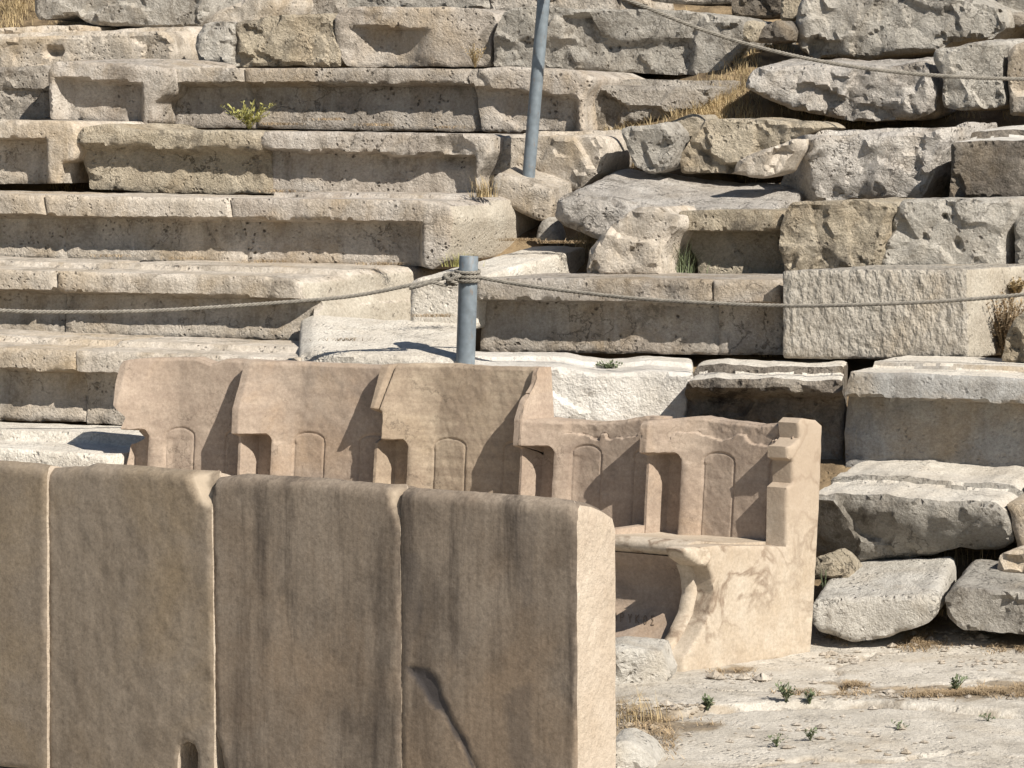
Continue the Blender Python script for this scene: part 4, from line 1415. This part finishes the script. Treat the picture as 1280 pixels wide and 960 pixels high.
C = []
for s in [(905, 130, 45, 14, 900), (870, 145, 45, 10, 700), (930, 90, 18, 14, 300), (770, 195, 22, 26, 700), (760, 225, 30, 6, 300), (735, 232, 40, 6, 300), (800, 180, 20, 20, 200),
          (20, 15, 34, 16, 900), (85, 34, 25, 5, 250), (960, 60, 40, 10, 500), (1060, 75, 60, 6, 400), (1040, 150, 60, 6, 500), (225, 70, 14, 18, 250), (940, 215, 25, 6, 120),
          (1195, 135, 50, 8, 300), (1172, 235, 12, 14, 120), (700, 250, 14, 20, 150), (735, 305, 25, 5, 200), (1220, 45, 20, 6, 100), (800, 10, 40, 6, 200),
          (660, 235, 60, 12, 300), (1090, 250, 40, 5, 100), (1260, 140, 20, 5, 100), (590, 70, 30, 12, 200), (85, 232, 20, 6, 100)]:
    C += scatter_ground(*s)
V, F = blades(C, .065, .0018, .9)
o = mesh_obj('dry_grass', V, F, M['dry'], smooth=False)
tag(o, 'dry straw coloured grass between the stones of the slope', 'grass', None, 'stuff')
C = []
for s in [(917, 842, 24, 5, 500), (1150, 803, 36, 8, 900), (1062, 858, 24, 3, 300), (1180, 868, 110, 6, 2200), (1265, 812, 30, 5, 400), (850, 905, 50, 4, 400), (805, 900, 30, 18, 700), (1265, 868, 50, 8, 900),
          (1180, 760, 6, 22, 250), (1040, 800, 26, 5, 300), (835, 925, 20, 20, 300), (1000, 868, 30, 3, 150)]:
    C += scatter_ground(*s)
C2 = []
for (px_, py_, yy, n_) in ((140, 323, 17.42, 60), (330, 330, 17.42, 80), (478, 333, 17.42, 120), (230, 326, 17.42, 60), (410, 152, 18.92, 90), (470, 159, 18.92, 90), (350, 158, 18.92, 120), (560, 162, 18.92, 60),
                           (640, 244, 18.2, 60), (545, 398, 16.7, 120), (430, 428, 16.2, 60), (650, 303, 17.6, 160), (700, 306, 17.6, 200), (350, 242, 18.2, 60)):
    c_ = at_y((px_, py_), yy)
    C2 += [c_ + np.array([rng.normal(0, .05), rng.normal(0, .015), .004]) for _ in range(n_)]
C = np.array(C)
C = C[fbm(C * np.array([1, 1, 0]), 9, 3, 93) > .0]
C = np.vstack([C, np.array(C2)])
V, F = blades(C, .045, .0014, 1.0, flat=.75)
o = mesh_obj('plant_litter', V, F, M['litter'], smooth=False)
tag(o, 'brown dry plant litter lying in the joints of the paving', 'litter', None, 'stuff')


GV, GF = [], []
_ico = [(0, 0, 1), (.9, 0, .3), (.28, .85, .3), (-.72, .53, .3), (-.72, -.53, .3), (.28, -.85, .3), (0, 0, -.5)]
for s in [(800, 905, 40, 20, 130), (850, 885, 40, 6, 60), (1180, 800, 70, 8, 90), (1060, 825, 60, 8, 60), (930, 850, 50, 6, 60), (1120, 870, 120, 10, 90), (1000, 920, 160, 26, 90), (1230, 830, 60, 14, 60), (800, 945, 24, 14, 80)]:
    for p in scatter_ground(*s):
        r_ = rng.gamma(2.0, .0028) + .002
        b = len(GV)
        an = rng.uniform(0, 6.28)
        for q_ in _ico:
            qx = q_[0] * math.cos(an) - q_[1] * math.sin(an)
            qy = q_[0] * math.sin(an) + q_[1] * math.cos(an)
            k_ = rng.uniform(.7, 1.3)
            GV.append(p + r_ * k_ * np.array([qx * 1.3, qy, q_[2] * .8]))
        GF += [[b, b + 1 + i, b + 1 + (i + 1) % 5] for i in range(5)] + [[b + 6, b + 1 + (i + 1) % 5, b + 1 + i] for i in range(5)]
o = mesh_obj('gravel', np.array(GV), GF, M['cream'], smooth=False)
tag(o, 'small stone chips scattered over the paving', 'gravel', None, 'stuff')


def plant(name, label, cat, mat, base, h, n_stem=7, leaf=.012, spread=.5, leaves=10, group='small plants growing between the stones'):
    V, F = [], []
    base = np.asarray(base)
    for s in range(n_stem):
        az = rng.uniform(0, 2 * math.pi)
        d = np.array([math.cos(az), math.sin(az), 0])
        side = np.array([-d[1], d[0], 0])
        L = h * rng.uniform(.55, 1.1)
        ln = spread * rng.uniform(.2, 1)
        b = len(V)
        for k in range(5):
            u = k / 4
            p = base + d * L * ln * u + np.array([0, 0, L * u * (1 - .3 * ln * u)]) + side * .05 * L * math.sin(3 * u + s)
            V += [p - side * .0014, p + side * .0014]
        for k in range(4):
            i = b + 2 * k
            F.append([i, i + 1, i + 3, i + 2])
        for k in range(leaves):
            u = rng.uniform(.2, 1)
            p = base + d * L * ln * u + np.array([0, 0, L * u * (1 - .3 * ln * u)]) + side * .05 * L * math.sin(3 * u + s)
            a2 = rng.uniform(0, 2 * math.pi)
            el = rng.uniform(-.1, 1.1)
            ld = np.array([math.cos(a2) * math.cos(el), math.sin(a2) * math.cos(el), math.sin(el)])
            ls = np.cross(ld, [rng.uniform(-.3, .3), rng.uniform(-.3, .3), 1])
            ls /= np.linalg.norm(ls) + 1e-9
            l = leaf * rng.uniform(.6, 1.3)
            b = len(V)
            V += [p, p + ld * l * .5 + ls * l * .22, p + ld * l, p + ld * l * .5 - ls * l * .22]
            F.append([b, b + 1, b + 2, b + 3])
    o = mesh_obj(name, np.array(V), F, M[mat], smooth=False, origin=base)
    return tag(o, label, cat, group)


def tuft(label, mat, base, h, n, r, width=.0016, lean=.7):
    c = [np.asarray(base) + np.array([rng.normal(0, r), rng.normal(0, r * .4), 0]) for _ in range(n)]
    V, F = blades(c, h, width, lean)
    o = mesh_obj('grass_tuft', V, F, M[mat], smooth=False, origin=np.asarray(base))
    return tag(o, label, 'grass tuft', 'grass tufts growing in the joints')


plant('weed', 'yellow green weed on the seat edge below the crack at the upper left', 'weed', 'yellowgreen', at_y((312, 161), 18.93), .15, 34, .02, 1.2, 18)
tuft('green grass tuft in the shadowed gap beside the broken lump', 'green', at_y((846, 344), 17.33), .14, 160, .035, .0022)
tuft('golden grass tuft at the solid end of the pitted seat behind the short post', 'yellowgreen', at_y((575, 334), 17.05), .06, 120, .03)
tuft('straw tuft at the left foot of the small tan block', 'dry', at_y((604, 247), 17.9), .09, 120, .025)
tuft('tall straw stalks crossing the short seat block by the tooled block', 'dry', at_y((958, 447), 16.68), .22, 16, .03, .0013, .9)
plant('weed', 'low green weed patch on the ledge above the white rock', 'weed', 'green', at_y((760, 464), 16.35), .045, 30, .014, 1.6, 12)
plant('dry_bush', 'dry brown bush at the bright end of the big tooled block', 'bush', 'litter', at_y((1256, 449), 16.5), .27, 110, .016, .55, 30)
plant('dry_bush', 'golden dry tuft above the brown bush at the right edge', 'bush', 'dry', at_y((1270, 372), 16.6), .09, 50, .014, .8, 20)
plant('dry_bush', 'dry olive bush in the gap between two upper blocks', 'bush', 'dry', at_y((594, 84), 19.68), .12, 26, .012, .6, 16)
plant('weed', 'green weed on the paving below the front corner of the end throne', 'weed', 'green', ground_hit((884, 892)), .05, 13, .017, .8, 9)
plant('weed', 'tallest green weed on the paving in the middle of the open ground', 'weed', 'green', ground_hit((983, 880)), .066, 13, .018, .7, 9)
plant('weed', 'tiny green sprig just right of the tallest paving weed', 'weed', 'green', ground_hit((1012, 880)), .045, 9, .016, .6, 9)
plant('weed', 'green weed in the brown litter band at the right', 'weed', 'green', ground_hit((1193, 866)), .06, 13, .016, .9, 9)
plant('weed', 'small dark weed near the bottom edge of the paving', 'weed', 'green', ground_hit((971, 934)), .04, 9, .012, 1.0, 8)
plant('weed', 'small dark weed right of the lowest paving weed', 'weed', 'green', ground_hit((1013, 926)), .05, 9, .013, .8, 8)
plant('weed', 'flat dark weed in the lower right paving', 'weed', 'green', ground_hit((1125, 912)), .025, 12, .010, 2.2, 7)
plant('weed', 'dark sprig at the right of the lower paving', 'weed', 'green', ground_hit((1235, 902)), .03, 9, .010, 1.8, 7)
plant('weed', 'leafy weed climbing the rear edge of the end throne', 'weed', 'green', at_y((1029, 770), 14.72), .17, 5, .014, .12, 12)
for (lx, ly, yy, lab) in ((1070, 574, 16.0, 'pale sprigs under the left end of the blue grey seat'), (1120, 573, 16.0, 'pinkish sprigs under the middle of the blue grey seat'),
                          (1230, 580, 15.95, 'pale tall sprigs under the right end of the blue grey seat')):
    plant('weed', lab, 'weed', 'yellowgreen', at_y((lx, ly), yy - .1), .04, 14, .009, 1.2, 8)
tuft('grey straw stalks in the dark hollow right of the end throne', 'dry', ground_hit((1085, 712)), .16, 60, .10, .0013)
tuft('grey straw stalks at the right end of the dark hollow', 'dry', ground_hit((1185, 708)), .13, 50, .08, .0013)
tuft('straw in the gap between the white boulder and the grey boulder', 'dry', ground_hit((1172, 770)), .12, 70, .03, .0014)
tuft('dry stalks beside the end face of the scarred slab', 'dry', ground_hit((790, 905)), .10, 90, .06, .0013)
tuft('straw at the right foot of the leaning boulder', 'dry', at_y((1168, 246), 18.0), .10, 40, .02, .0014)
plant('weed', 'thin green sprig in front of the dark streaked slab', 'weed', 'green', np.array([*(at_y((457, 962), 11.35))[:2], 0.0]), .11, 3, .012, .12, 14)

# ------------------------------------------------------------------ light
w_ = bpy.data.worlds.new('World')
scene.world = w_
w_.use_nodes = True
nt = w_.node_tree
bg = nt.nodes['Background']
sky = nt.nodes.new('ShaderNodeTexSky')
sky.sky_type = 'NISHITA'
sky.sun_disc = False
ELEV, AZ = R(42), R(47.5)            # sun to the right (+x) and towards the camera
sd = np.array([math.cos(ELEV) * math.cos(AZ), -math.cos(ELEV) * math.sin(AZ), math.sin(ELEV)])
sky.sun_elevation = ELEV
sky.sun_rotation = math.atan2(sd[0], sd[1])
sky.altitude = 100
sky.air_density = 1.0
sky.dust_density = .4
nt.links.new(sky.outputs[0], bg.inputs[0])
bg.inputs[1].default_value = .05
sl = bpy.data.lights.new('sun', 'SUN')
sl.energy = 5.0
sl.angle = R(.5)
sl.color = (1.0, .94, .84)
so = bpy.data.objects.new('sun', sl)
col.objects.link(so)
so.location = (6, 0, 12)
so.rotation_euler = Vector(sd).to_track_quat('Z', 'Y').to_euler()

scene.view_settings.view_transform = 'Standard'
scene.view_settings.look = 'None'
scene.view_settings.gamma = 1
scene.view_settings.exposure = 0.45
scene.render.engine = 'CYCLES'
scene.cycles.max_bounces = 5
scene.cycles.diffuse_bounces = 3
